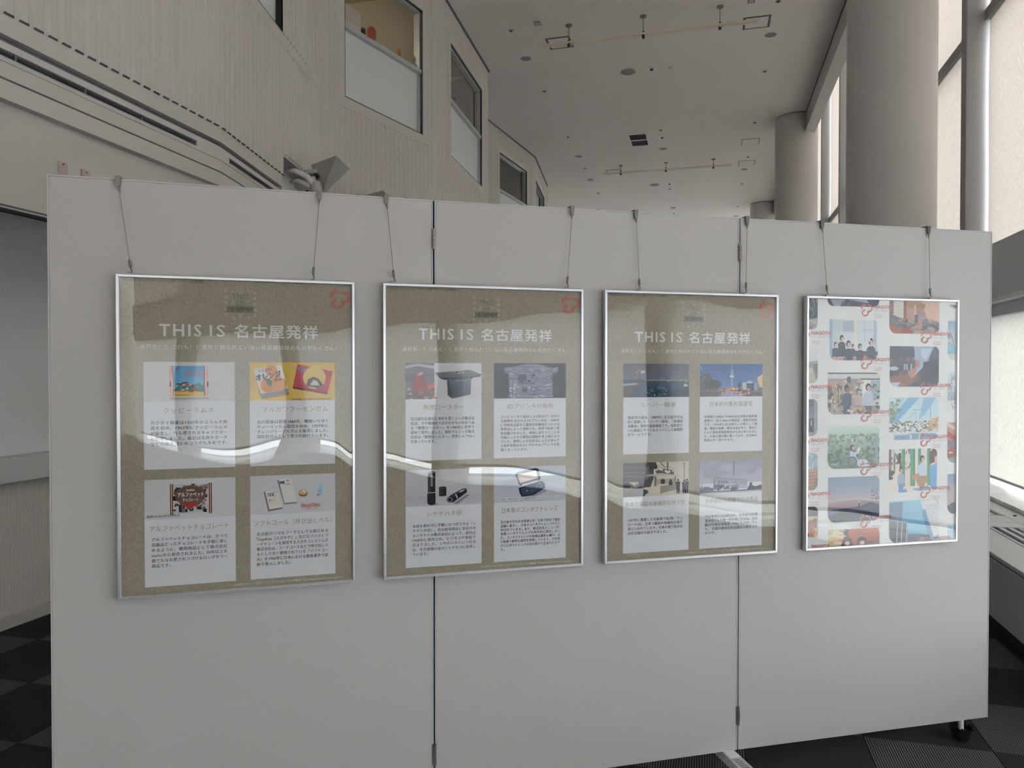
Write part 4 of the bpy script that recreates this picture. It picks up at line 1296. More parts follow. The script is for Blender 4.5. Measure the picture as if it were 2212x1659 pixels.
bw = (0.0195, 0.0235)
brown_poster((-1.783, 1.896), (-1.162, 2.280), 'leftmost and largest looking brown poster in a silver frame, with yellow picture', 21, {
    'A': ('クッピーラムネ', 0.1325, 0.2820, ['カクダイ製菓は1950年からラムネ製', '造を始め、1963年にクッピーラムネ', 'が誕生し、今も愛されるキャラクター', 'も登場しました。最近は文具やポーチ', 'などの他業種とのコラボも多彩です。'], 0.4590, 0.0167, bw, pic_candy, []),
    'B': ('マルカワフーセンガム', 0.4300, 0.6380, ['丸川製菓は創業1888年。戦後いち早く', 'チューインガム製造を始め、1959年に', 'オレンジマーブルガムを販売しました。', '国民的ガムとして愛され続けています。'], 0.4620, 0.0160, (0.0225, 0.0225), pic_gum,
          [('Felix the Cat TM & (c) DWA LLC', 0.524, 0.650, 0.3895, 0.0090, 'body')]),
    'C': ('アルファベットチョコレート', 0.0920, 0.3240, ['アルファベットチョコレートは、かつて', '高級品だったチョコレートを手軽に楽し', 'めるように、徳用商品として株式会社', 'meltoから発売されました。50年以上を', '経てもなお愛されつづけるロングセラー', '商品です。'], 0.8280, 0.0167, (0.0205, 0.0255), pic_choco,
          [('画像は2025年9月時点', 0.0835, 0.1796, 0.7565, 0.0092, 'body')]),
    'D': ('ソフトコール（呼び出しベル）', 0.4020, 0.6500, ['名古屋のソウルフードとしても知られる', '「Sugakiya（スガキヤ）」などのファストフ', 'ードチェーンを運営するスガキコシステムズ', '株式会社は、フードコートなどで呼び出しベ', 'ルとして多く使用されている「ソフトコー', 'ル」を1980年に日本における飲食業界で初', 'めて導入しました。'], 0.8300, 0.0165, (0.0195, 0.0240), pic_pager, []),
}, 2.1)

# --- pictures of the second poster
def pic_grill(p, sh, x0, y0, x1, y1):
    p.rect(.38, 0, 1, 1, C(172, 172, 174))
    p.grad(0, 0, .375, 1, C(104, 104, 112), C(84, 76, 78))
    p.poly([(0, .08), (.15, .02), (.375, .08), (.375, .16), (.15, .09), (0, .16)], C(150, 150, 158))
    p.poly([(0, .3), (.375, .26), (.375, .40), (0, .45)], C(92, 92, 100))
    p.specks(0, .72, .375, 1, 40, [C(150, 84, 74), C(160, 140, 128), C(96, 64, 60), C(170, 96, 82)], .008, .02, 5)
    for i in range(12):
        p.line([(i * .033, .52), (i * .033 - .06 if i > 2 else 0, 1.0)], 0.0005, C(150, 146, 146)); p.line([(max(0, i * .033 - .05), .52), (min(.375, i * .033 + .03), 1.0)], 0.0005, C(150, 146, 146))
    p.poly([(.10, .48), (.17, .24), (.235, .30), (.285, .62), (.27, .80), (.14, .78), (.09, .66)], C(134, 72, 70))
    p.poly([(.19, .30), (.24, .40), (.275, .70), (.22, .62)], C(112, 74, 78))
    p.ell(.195, .30, .03, .055, C(160, 150, 150), 14, .5); p.ell(.185, .33, .02, .03, C(140, 136, 138), 12, .5)
    p.poly([(.28, .62), (.375, .55), (.375, .70), (.29, .72)], C(166, 92, 80))
    p.poly([(.388, .27), (.84, .19), (1.0, .32), (.985, .36), (.47, .42), (.39, .30)], [C(104, 108, 114), C(112, 114, 118), C(90, 94, 100), C(90, 94, 100), C(96, 100, 106), C(104, 108, 114)])
    p.poly([(.39, .30), (.47, .42), (.985, .36), (.985, .38), (.89, .40), (.87, .45), (.50, .47), (.46, .44)], C(74, 78, 84))
    p.poly([(.54, .46), (.86, .43), (.855, .88), (.61, .99), (.55, .90)], [C(98, 104, 110), C(100, 106, 112), C(88, 94, 100), C(84, 90, 96), C(72, 78, 84)])
    p.poly([(.54, .46), (.565, .46), (.61, .99), (.55, .90)], C(70, 76, 82))
    for a in (.66, .72, .77):
        p.rect(a, .49, a + .035, .505, C(150, 152, 154)); p.rect(a - .01, .60, a - .007, .78, C(124, 128, 132))
    p.ell(.70, .26, .07, .038, C(150, 152, 156), 22); p.ell(.70, .26, .05, .025, C(96, 100, 106), 18)
    p.specks(.64, .235, .76, .285, 12, [C(180, 180, 182), C(70, 74, 80)], .006, .010, 3)
def pic_print(p, sh, x0, y0, x1, y1):
    p.grad(0, 0, 1, 1, C(30, 33, 42), C(36, 40, 50))
    p.poly([(.135, .13), (.25, .10), (.44, .02), (.60, .02), (.76, .11), (.90, .16), (.88, .25), (.80, .29), (.80, .52), (.815, .98), (.225, .98), (.205, .45), (.20, .28), (.14, .22)], [C(104, 108, 122)] * 14)
    rr = random.Random(7)
    for i in range(34):
        y = .05 + i * .028
        w = .30 if y > .28 else .12 + (y) * .9
        c0 = .51 - w - rr.uniform(0, .012); c1 = .51 + w + rr.uniform(0, .012)
        p.rect(c0, y, c1, y + .012, rr.choice([C(128, 130, 144), C(92, 96, 112), C(112, 116, 130), C(72, 76, 92)]))
    p.rect(.33, .32, .445, .50, C(34, 37, 46)); p.rect(.36, .46, .40, .56, C(44, 47, 58)); p.rect(.53, .31, .56, .42, C(38, 41, 50)); p.rect(.46, .48, .50, .53, C(40, 43, 54))
    p.rect(.385, .70, .455, .83, C(30, 33, 42)); p.rect(.30, .56, .78, .60, C(86, 90, 106))
    p.specks(.22, .28, .34, .98, 34, [C(150, 152, 166), C(92, 96, 110), C(170, 172, 184)], .006, .016, 12)
    p.specks(.47, .32, .80, .98, 60, [C(150, 152, 166), C(78, 82, 96), C(120, 122, 138), C(64, 68, 82)], .006, .018, 14)
    p.specks(.16, .14, .88, .26, 26, [C(132, 134, 148), C(84, 88, 102)], .008, .022, 15)
def pic_stamp(p, sh, x0, y0, x1, y1):
    p.grad(0, 0, 1, 1, C(164, 164, 166), C(152, 152, 156))
    p.grad(0, .72, 1, 1, C(148, 148, 154), C(158, 158, 162))
    p.poly([(.30, .96), (.40, .93), (.44, .97), (.32, .99)], C(120, 120, 126)); p.poly([(.62, .96), (.80, .72), (.84, .74), (.68, .98)], C(110, 110, 118))
    p.rect(.287, .07, .385, .94, C(40, 42, 50)); p.rect(.292, .07, .312, .94, C(66, 68, 76)); p.ell(.336, .07, .049, .03, C(120, 122, 126), 18); p.ell(.336, .065, .03, .016, C(60, 62, 68), 16)
    p.ell(.336, .94, .049, .03, C(36, 38, 46), 18); p.rect(.284, .62, .388, .645, C(140, 142, 146)); p.rect(.28, .66, .388, .92, C(38, 40, 48)); p.rect(.325, .14, .352, .46, C(134, 136, 142)); p.rect(.335, .17, .342, .42, C(90, 92, 98))
    p.rect(.432, .50, .53, .72, C(36, 38, 46)); p.ell(.481, .72, .049, .028, C(34, 36, 44), 18); p.ell(.481, .50, .049, .03, C(58, 60, 68), 18); p.rect(.44, .52, .455, .70, C(62, 64, 72))
    p.poly([(.535, .82), (.59, .72), (.76, .545), (.80, .57), (.805, .66), (.62, .93), (.56, .92)], C(38, 40, 48))
    p.poly([(.60, .74), (.76, .56), (.775, .575), (.63, .77)], C(66, 68, 76)); p.poly([(.645, .70), (.66, .69), (.685, .80), (.668, .83)], C(150, 152, 156))
    p.poly([(.70, .64), (.76, .575), (.775, .60), (.715, .665)], C(150, 152, 156))
    p.ell(.578, .845, .045, .085, C(54, 56, 64), 20); p.ell(.575, .85, .034, .066, C(150, 152, 158), 18); p.ell(.575, .85, .028, .056, C(40, 42, 48), 18)
def pic_lens(p, sh, x0, y0, x1, y1):
    p.grad(0, 0, 1, 1, C(150, 156, 164), C(160, 162, 168))
    p.poly([(.36, .88), (.70, .66), (.74, .72), (.44, .96)], C(124, 128, 136))
    p.poly([(.29, .20), (.33, .14), (.58, .05), (.615, .08), (.645, .36), (.62, .42), (.37, .54), (.335, .50)], C(46, 50, 64))
    p.poly([(.32, .23), (.58, .12), (.61, .34), (.36, .47)], C(184, 168, 160))
    rr = random.Random(4)
    for cx, cy in ((.36, .26), (.40, .30), (.44, .32), (.55, .18), (.53, .24), (.49, .34), (.585, .28), (.38, .38)):
        p.line([(cx - .012, cy), (cx, cy - .03), (cx + .006, cy + .02), (cx + .02, cy - .01)], 0.0007, C(84, 72, 76))
    p.poly([(.385, .50), (.60, .40), (.605, .44), (.39, .56)], C(176, 178, 184))
    p.poly([(.335, .60), (.37, .58), (.66, .42), (.70, .50), (.71, .62), (.55, .82), (.38, .86), (.35, .74)], C(48, 52, 66))
    p.poly([(.375, .62), (.64, .47), (.68, .60), (.52, .78), (.395, .80)], C(66, 72, 90))
    for cx, cy in ((.455, .70), (.585, .58)):
        p.ell(cx, cy, .038, .07, C(52, 58, 74), 20); p.ell(cx, cy, .025, .045, C(74, 80, 98), 16); p.ell(cx + .004, cy - .01, .007, .013, C(190, 194, 200), 10)
    p.rect(.055, .86, .945, .94, C(176, 176, 178))
brown_poster((-1.084, 2.328), (-0.456, 2.691), 'second brown poster from the left, over the partition seam, with black stamps', 33, {
    'A': ('無煙ロースター', 0.1390, 0.2815, ['名古屋市名東区に本社を置くシンポ株式会', '社は、今や焼肉店では欠かせない存在であ', 'る「無煙ロースター」を1980年に世界で', '初めて発売しました。現在でもシンポ株式', '会社は「無煙ロースター」世界シェアNo.1', 'を誇っています。'], 0.4605, 0.0158, (0.0185, 0.0260), pic_grill, []),
    'B': ('3Dプリンタの発明', 0.4380, 0.6100, ['コンピュータで設計した3次元データから', '立体物を出力する3Dプリンタは、1980年', 'に当時名古屋市工業研究所職員だった小玉', '秀男氏によって発明され、世界で初めて特', '許出願されました。発明に辿りつくことを', '可能にしたその要因は課題を考え続ける力', 'でした。発明した光造形法による立体モデ', 'ル製作技術はまさに今日の3Dプリンタの基', '盤となっています。'], 0.4590, 0.0147, (0.0245, 0.0245), pic_print, []),
    'C': ('シヤチハタ印', 0.1495, 0.2725, ['朱肉を使わずに手軽になつ印できる「シ', 'ヤチハタ印」。名古屋市西区に本社のあ', 'るシヤチハタ株式会社によって、初代は', '1968年に発売され、ビジネスや家庭で', '広まりました。シヤチハタという社名', 'は、名古屋城の金のシャチホコに由来し', 'ています。'], 0.8340, 0.0163, (0.0240, 0.0215), pic_stamp, []),
    'D': ('日本製のコンタクトレンズ', 0.4206, 0.6297, ['名古屋大学の水谷豊博士が、日本で初めて臨床', '試験に着手し、日本のコンタクトレンズの父と', '呼ばれています。また、株式会社メニコンが、', '角膜コンタクトレンズの実用化に成功しまし', 'た。コンタクトレンズの技術は進化し続け、よ', 'り快適で鮮明な視界を実現しています。日本製', 'のコンタクトレンズは名古屋から生まれたので', 'す。'], 0.8365, 0.0140, (0.0245, 0.0225), pic_lens,
          [('水谷博士と株式会社メニコン創業者が製作した「M.T.コンタクトレンズ」', 0.408, 0.645, 0.7565, 0.0068, 'body')]),
}, 2.0)

# --- pictures of the third poster
def pic_bath(p, sh, x0, y0, x1, y1):
    p.grad(0, 0, 1, .55, C(88, 92, 104), C(98, 102, 114))
    p.poly([(0, .0), (.78, 0), (.45, .30), (0, .24)], [C(84, 84, 92), C(96, 98, 106), C(100, 96, 98), C(80, 80, 88)])
    for i in range(6):
        p.line([(0, .02 + i * .036), (.74 - i * .06, .01 + i * .04)], 0.0004, C(72, 72, 80))
    p.specks(.19, .20, .33, .28, 12, [C(190, 176, 150), C(176, 150, 120)], .008, .016, 6)
    p.rect(0, .50, 1, 1, C(50, 64, 78))
    p.grad(.0, .55, 1, 1, C(66, 82, 94), C(40, 58, 74))
    p.poly([(.10, .48), (.22, .46), (.33, .50), (.45, .52), (.30, .56), (.1, .56)], C(56, 58, 58))
    p.rect(.33, .485, 1, .51, C(150, 146, 140)); p.rect(.45, .51, 1, .54, C(62, 66, 74))
    p.poly([(.0, .60), (.20, .58), (.22, .62), (.0, .66)], C(150, 156, 160))
    p.poly([(0, .70), (.24, .64), (.16, .84), (.05, 1), (0, 1)], C(78, 70, 66))
    p.rect(.235, .22, .25, .70, C(72, 72, 78)); p.rect(.075, .34, .085, .50, C(84, 84, 90)); p.rect(.41, .36, .415, .49, C(84, 86, 92))
    p.specks(.28, .70, .66, .97, 60, [C(132, 168, 178), C(96, 140, 156), C(156, 176, 180)], .003, .008, 16)
    p.specks(.34, .50, .98, .56, 26, [C(180, 168, 140), C(140, 130, 112)], .004, .008, 17)
    p.specks(.93, .60, .99, .68, 6, [C(170, 176, 172)], .01, .016, 18)
def pic_tower(p, sh, x0, y0, x1, y1):
    p.grad(0, 0, 1, .75, C(60, 88, 134), C(86, 112, 156))
    p.grad(0, .75, 1, 1, C(90, 80, 88), C(84, 78, 82))
    p.ell(.09, .45, .10, .16, C(72, 74, 76), 20); p.ell(.20, .62, .14, .14, C(64, 66, 66), 20); p.rect(0, .50, .10, .85, C(70, 74, 80))
    p.line([(0, .30), (.08, .42), (.0, .60)], 0.0012, C(130, 136, 142)); p.line([(.0, .08), (.03, .12), (.03, .18)], 0.0014, C(176, 180, 182))
    p.rect(.60, .58, .68, .86, C(68, 76, 88)); p.rect(.67, .57, .74, .80, C(140, 160, 168)); p.rect(.74, .60, .86, .88, C(72, 76, 84)); p.poly([(.745, .56), (.79, .50), (.84, .56), (.84, .60), (.745, .60)], C(150, 150, 150))
    p.rect(.87, .58, .92, .82, C(132, 150, 160)); p.poly([(.915, .45), (1, .35), (1, .74), (.95, .70)], C(190, 160, 116)); p.poly([(.915, .42), (1, .32), (1, .36), (.92, .46)], C(196, 186, 170))
    p.poly([(.495, .70), (.503, .30), (.513, .30), (.522, .70)], C(126, 132, 150)); p.rect(.475, .35, .54, .41, C(190, 196, 200)); p.poly([(.48, .36), (.49, .18), (.525, .18), (.535, .36)], C(104, 150, 160)); p.rect(.503, .0, .512, .2, C(120, 150, 170))
    for i in range(6):
        p.line([(.492 + i * .0003, .44 + i * .045), (.524, .47 + i * .045)], 0.0006, C(186, 180, 180))
    p.ell(.50, .84, .10, .14, C(150, 112, 104), 20)
    p.specks(.30, .72, .80, .95, 90, [C(190, 130, 108), C(196, 160, 130), C(150, 96, 84), C(120, 110, 120), C(190, 176, 160)], .005, .014, 21)
    p.specks(.0, .80, 1, .98, 50, [C(176, 120, 96), C(90, 80, 84), C(70, 64, 70)], .005, .012, 22)
    p.poly([(.28, 1), (.40, .90), (.58, .90), (.72, 1)], C(118, 128, 160)); p.specks(.34, .92, .66, 1, 20, [C(150, 150, 176), C(170, 130, 126)], .006, .014, 23)
    p.line([(0, .82), (.30, .84)], 0.0012, C(190, 130, 100)); p.line([(.8, .86), (1, .84)], 0.0012, C(180, 130, 104))
def pic_street(p, sh, x0, y0, x1, y1):
    p.rect(0, 0, 1, 1, C(178, 170, 158))
    p.poly([(0, 0), (.50, 0), (.47, .15), (.46, .46), (.38, .92), (0, .96)], C(82, 80, 80))
    for y in (.10, .26, .36):
        p.poly([(0, y), (.42, y + .05), (.42, y + .08), (0, y + .035)], C(104, 102, 100))
    p.rect(.33, .12, .38, .5, C(110, 108, 106)); p.specks(.38, .0, .50, .16, 14, [C(70, 70, 70)], .016, .03, 30, True)
    p.rect(.02, .56, .23, .74, C(150, 144, 136)); p.specks(.02, .58, .22, .72, 14, [C(110, 104, 98), C(170, 164, 156)], .012, .02, 31, True)
    p.poly([(.33, .37), (.60, .33), (.86, .40), (.86, .43), (.60, .40), (.34, .41)], C(166, 158, 148)); p.rect(.47, .42, .50, .72, C(110, 104, 98)); p.rect(.78, .44, .80, .70, C(104, 98, 94))
    p.poly([(.46, .22), (.60, .20), (.77, .26), (.77, .38), (.60, .34), (.46, .35)], C(196, 190, 180)); p.poly([(.60, .20), (.77, .26), (.77, .38), (.60, .34)], C(92, 88, 86))
    p.specks(.47, .25, .59, .31, 8, [C(90, 86, 84)], .012, .018, 33, True); p.specks(.63, .26, .76, .32, 9, [C(190, 184, 176)], .008, .014, 34, True)
    p.rect(.50, .50, .78, .66, C(150, 144, 134)); p.ell(.60, .58, .035, .08, C(64, 62, 62), 16)
    p.poly([(.30, .74), (.56, .72), (.56, .94), (.30, .86)], C(182, 174, 160)); p.poly([(.56, .72), (.80, .66), (.86, .82), (.56, .94)], C(134, 128, 120))
    p.poly([(0, .86), (.22, .72), (.38, .84), (.32, 1), (0, 1)], C(72, 72, 74)); p.ell(.06, .66, .06, .09, C(70, 70, 72), 16)
    p.line([(.52, .20), (.57, .05), (.60, .20)], 0.0012, C(92, 90, 88)); p.rect(.66, .0, .685, .22, C(96, 94, 92)); p.line([(.56, .0), (.64, .18)], 0.003, C(92, 90, 90)); p.line([(.68, .12), (.78, .24)], 0.0008, C(110, 106, 104))
    p.rect(.925, .02, .935, .52, C(112, 106, 102)); p.line([(.89, .08), (.965, .06)], 0.0010, C(100, 96, 94)); p.line([(.90, .14), (.96, .13)], 0.0010, C(100, 96, 94))
    for x, h in ((.835, .0), (.93, .02), (.97, .0), (.72, .0)):
        if x == .72:
            p.ell(x, .57, .022, .045, C(66, 64, 66), 12); p.rect(x - .03, .60, x + .03, .70, C(74, 72, 74)); continue
        p.ell(x, .555 + h, .017, .035, C(60, 58, 60), 12); p.poly([(x - .035, .60 + h), (x + .035, .60 + h), (x + .028, .82 + h), (x + .02, .96), (x + .004, .96), (x, .82 + h), (x - .006, .96), (x - .022, .96), (x - .028, .82 + h)], C(58, 58, 62))
def pic_radio(p, sh, x0, y0, x1, y1):
    p.grad(0, 0, 1, .7, C(136, 138, 150), C(152, 154, 164))
    p.specks(0, .02, 1, .5, 24, [C(142, 144, 156), C(148, 150, 160), C(132, 134, 146)], .05, .12, 40)
    p.rect(0, .90, 1, 1, C(160, 162, 170))
    p.poly([(.0, .84), (.10, .80), (.22, .86), (.22, .94), (0, .96)], C(84, 88, 100)); p.specks(0, .80, .2, .94, 16, [C(70, 74, 86), C(120, 122, 132)], .01, .02, 41); p.rect(.035, .64, .043, .90, C(96, 98, 108))
    p.poly([(.235, .52), (.76, .62), (.76, .78), (.235, .76)], C(136, 138, 148)); p.poly([(.235, .52), (.22, .60), (.22, .88), (.235, .88)], C(96, 98, 110))
    p.poly([(.235, .52), (.76, .62), (.76, .635), (.235, .54)], C(104, 106, 116))
    for x in (.30, .34, .38, .42):
        p.rect(x, .63 + (x - .3) * .1, x + .022, .69 + (x - .3) * .1, C(82, 84, 96))
    for x in (.55, .58, .66):
        p.rect(x, .67, x + .012, .70, C(100, 102, 112))
    p.rect(.235, .76, .62, .90, C(112, 114, 124)); p.poly([(.38, .74), (.55, .735), (.60, .76), (.40, .78)], C(160, 162, 170))
    p.specks(.24, .78, .46, .89, 14, [C(70, 74, 86), C(160, 162, 170)], .012, .022, 42, True); p.rect(.48, .78, .50, .90, C(160, 162, 170))
    p.rect(.62, .78, .76, .88, C(146, 148, 158)); p.ell(.545, .89, .06, .06, C(64, 68, 80), 18)
    p.poly([(.76, .90), (.80, .78), (.84, .80), (.90, .84), (.96, .80), (1, .80), (1, .94), (.76, .95)], C(62, 66, 78)); p.ell(.82, .76, .025, .05, C(72, 76, 88), 14)
    p.poly([(.0, .94), (.5, .93), (1, .92), (1, .95), (0, .98)], C(76, 80, 92))
    p.rect(.535, .02, .541, .48, C(84, 86, 98)); p.rect(.548, .02, .553, .46, C(84, 86, 98))
    for i in range(14):
        p.line([(.537, .03 + i * .032), (.551, .045 + i * .032), (.537, .06 + i * .032)], 0.0007, C(76, 78, 90))
brown_poster((-0.382, 2.733), (0.257, 3.090), 'third brown poster from the left, with a blue tower picture', 47, {
    'A': ('スーパー銭湯', 0.1455, 0.2895, ['竜泉寺の湯は、1989年に名古屋市守山', '区に開業した「スーパー銭湯」『高濃度', '炭酸泉』発祥の温泉施設です。低料金だ', 'った銭湯とサウナをセットにした画期的', 'なサービスです。'], 0.4685, 0.0160, (0.0185, 0.0265), pic_bath, []),
    'B': ('日本初の集約電波塔', 0.4335, 0.6170, ['中部電力 MIRAI TOWERは日本初の集約電', '波塔で、高さ180mの国指定・重要文化財', 'です。1954年に名古屋テレビ塔として開', '業。戦後の復興・都市計画の中で、観光と', 'テレビ放送用電波発信のために作られまし', 'た。久屋大通公園に建っており、名古屋の', '街並みが一望できます。'], 0.4705, 0.0150, (0.0190, 0.0235), pic_tower, []),
    'C': ('日本で最初の本格的な地下街', 0.0865, 0.3290, ['1957年に開業した名駅地下街(現・サン', 'ロード)は、日本で最初の本格的な地下', '街といわれています。日本の地下街文化', 'は名古屋から始まりました。'], 0.8540, 0.0162, (0.0195, 0.0255), pic_street, []),
    'D': ('日本最初の民間ラジオ放送', 0.4171, 0.6437, ['1951年9月1日6時30分、日本初の民間', '放送局として第一声を発したのは、名古', '屋の中部日本放送（CBCラジオ）でし', 'た。 民放の歴史は名古屋から始まった', 'のです。'], 0.8550, 0.0158, (0.0240, 0.0195), pic_radio, []),
}, 1.8)

# --- the white poster of rounded photographs
GAIN[0] = 1.5
r4, s4 = framed((0.364, 3.148), (1.008, 3.498), 'white poster of rounded city photographs, rightmost on the partition', 58, 'paper', 0.0016)
PAPER = (0.88, 0.88, 0.865)
def fillet(p, x0, y0, x1, y1, tr=0.022, bl=0.032, br=0.026, tl=0.0):
    p.box(0, 0, 1, 1, False)
    e = 0.0008
    for (cx, cy, sx, sy, r) in ((x1, y0, -1, 1, tr), (x0, y1, 1, -1, bl), (x1, y1, -1, -1, br), (x0, y0, 1, 1, tl)):
        if r <= 0: continue
        ox, oy = cx + sx * r, cy + sy * r
        a = [(ox - sx * r * math.cos(t), oy - sy * r * math.sin(t)) for t in (i * math.pi / 2 / 8 for i in range(9))]
        p.poly([(cx - sx * e, cy - sy * e), (cx - sx * e, oy)] + a + [(ox, cy - sy * e)], PAPER)
def photo(x0, y0, x1, y1, draw, **k):
    p = Art(0.0076); p.box(x0, y0, x1, y1); draw(p); fillet(p, x0, y0, x1, y1, **k)
    p.build('picture', s4)
def person(p, x, y, s, top, hair, skin=None, low=None, k=1.45):
    skin = skin or C(190, 160, 146)
    p.poly([(x - .8 * s, y + 2.6 * s * k), (x - .75 * s, y + 1.1 * s * k), (x - .35 * s, y + .75 * s * k), (x + .35 * s, y + .75 * s * k), (x + .75 * s, y + 1.1 * s * k), (x + .8 * s, y + 2.6 * s * k)], top)
    if low: p.poly([(x - .6 * s, y + 2.6 * s * k), (x + .6 * s, y + 2.6 * s * k), (x + .5 * s, y + 4.6 * s * k), (x + .05 * s, y + 4.6 * s * k), (x, y + 3.2 * s * k), (x - .05 * s, y + 4.6 * s * k), (x - .5 * s, y + 4.6 * s * k)], low)
    p.ell(x, y + .1 * s * k, .42 * s, .52 * s * k, hair, 14); p.ell(x + .1 * s, y + .25 * s * k, .28 * s, .36 * s * k, skin, 12)
def ph_trees(p):
    p.rect(0, 0, 1, 1, C(84, 96, 98)); p.rect(0, 0, 1, .12, C(150, 110, 104))
    p.specks(0, .05, 1, .65, 60, [C(66, 82, 84), C(92, 108, 106), C(50, 66, 70), C(120, 130, 130)], .08, .2, 1); p.poly([(0, .7), (1, .62), (1, 1), (0, 1)], C(140, 146, 156)); p.poly([(.2, .68), (.9, .78), (1, .86), (.3, .74)], C(190, 170, 150)); p.poly([(0, .9), (.5, .88), (.4, 1), (0, 1)], C(150, 106, 100))
def ph_dark(p):
    p.rect(0, 0, 1, 1, C(70, 70, 80)); p.poly([(.05, 0), (.35, 0), (.25, 1), (.12, 1)], C(146, 148, 160)); p.poly([(.3, 0), (.75, 0), (.8, .5), (.6, .3)], C(150, 158, 172)); p.line([(.45, .2), (.38, .9)], .002, C(130, 124, 126)); p.line([(.3, .2), (.25, 1)], .003, C(50, 50, 58))
def ph_class(p):
    p.grad(0, 0, 1, 1, C(186, 192, 196), C(196, 200, 202)); p.rect(0, 0, .06, 1, C(140, 164, 186)); p.rect(.06, .0, .27, .6, C(176, 186, 186)); p.poly([(.27, .05), (.50, .02), (.50, .3), (.27, .3)], C(160, 170, 180)); p.rect(.50, .0, .56, .7, C(206, 202, 190)); p.rect(.72, .0, .735, .55, C(160, 172, 186)); p.rect(.92, .0, .965, .62, C(150, 166, 188)); p.rect(.66, .24, 1, .262, C(158, 172, 190)); p.rect(.85, .60, 1, .86, C(176, 186, 196))
    p.rect(.0, .90, 1, 1, C(168, 128, 124)); p.rect(.45, .90, .95, .96, C(176, 150, 146))
    dk = C(66, 72, 86)
    for x, y, s in ((.12, .60, .085), (.25, .44, .10), (.39, .58, .12), (.48, .64, .07), (.63, .64, .10), (.86, .52, .12)):
        person(p, x, y, s, dk, C(64, 64, 72))
    p.poly([(.07, .75), (1, .78), (1, .88), (.07, .92)], dk); p.line([(.08, .98), (.10, .90), (.13, .98)], .002, C(220, 220, 222)); p.line([(.17, .98), (.18, .92), (.32, .92), (.34, .98)], .002, C(220, 220, 222))
    p.ell(.245, .35, .03, .03, C(210, 214, 216), 12); p.ell(.83, .50, .015, .05, C(205, 210, 216), 10)
def ph_wood(p):
    p.rect(0, 0, 1, 1, C(170, 136, 118)); p.rect(.08, .0, .30, .52, C(190, 186, 176)); p.rect(0, 0, .08, .4, C(120, 104, 98))
    for i in range(5): p.line([(.08, .08 + i * .1), (.30, .05 + i * .11)], .0007, C(150, 140, 128))
    p.line([(.19, 0), (.19, .5)], .0007, C(150, 140, 128)); p.poly([(.34, .05), (.74, .08), (.72, .24), (.36, .20)], C(158, 124, 92)); p.poly([(.6, .0), (1, 0), (1, .6), (.66, .5), (.72, .1)], C(196, 164, 146)); p.rect(.28, .0, .34, .56, C(140, 96, 74)); p.rect(.495, .12, .52, .62, C(200, 170, 150)); p.poly([(.55, .26), (.72, .34), (.74, .62), (.57, .55)], C(150, 128, 126)); p.rect(.50, .42, .57, .72, C(92, 88, 96))
    p.poly([(0, .38), (.40, .66), (.52, .72), (.48, 1), (0, 1)], C(106, 104, 108)); p.poly([(0, .72), (.20, .78), (.22, 1), (.04, 1)], C(150, 92, 66)); p.poly([(.26, .78), (.45, .80), (.44, 1), (.24, 1)], C(146, 84, 60)); p.poly([(.66, .58), (1, .66), (1, .9), (.66, .9)], C(88, 86, 94)); p.specks(.08, .45, .9, .9, 30, [C(126, 120, 120), C(84, 80, 86), C(150, 140, 134)], .015, .05, 3); p.line([(.66, .62), (.95, .70), (.98, .78)], .002, C(176, 170, 170))
def ph_hands(p):
    p.grad(0, 0, 1, 1, C(80, 84, 94), C(74, 76, 88)); p.rect(.0, .62, .5, .78, C(70, 68, 78)); p.ell(.08, .55, .10, .05, C(170, 176, 186), 16); p.poly([(0, .76), (.46, .62), (.64, .8), (.3, 1), (0, .96)], C(130, 92, 84))
    p.specks(.2, .28, .55, .72, 46, [C(120, 116, 124), C(92, 92, 104), C(140, 130, 134), C(110, 84, 84)], .012, .035, 6)
    p.poly([(.48, .0), (.90, .0), (.80, .28), (.78, .42), (.62, .56), (.50, .74), (.48, .62), (.60, .42), (.50, .30), (.50, .1)], C(150, 164, 182)); p.poly([(.62, .05), (.85, .06), (.74, .34), (.66, .3)], C(176, 188, 202)); p.poly([(.52, .34), (.60, .36), (.60, .5), (.50, .58), (.52, .44)], C(164, 122, 108)); p.poly([(.36, .62), (.56, .50), (.52, .72), (.44, .80)], C(170, 128, 112)); p.line([(.44, .78), (.68, .50)], .002, C(190, 196, 206))
    p.poly([(.68, .40), (.95, .3), (1, .6), (1, 1), (.62, .9), (.66, .6)], C(70, 70, 80)); p.poly([(.02, .9), (.22, .88), (.16, 1), (.05, 1)], C(170, 176, 188)); p.line([(.42, .96), (.46, .86)], .002, C(150, 130, 124))
    for x in (.28, .33, .42): p.rect(x, .44, x + .03, .58, C(170, 170, 176))
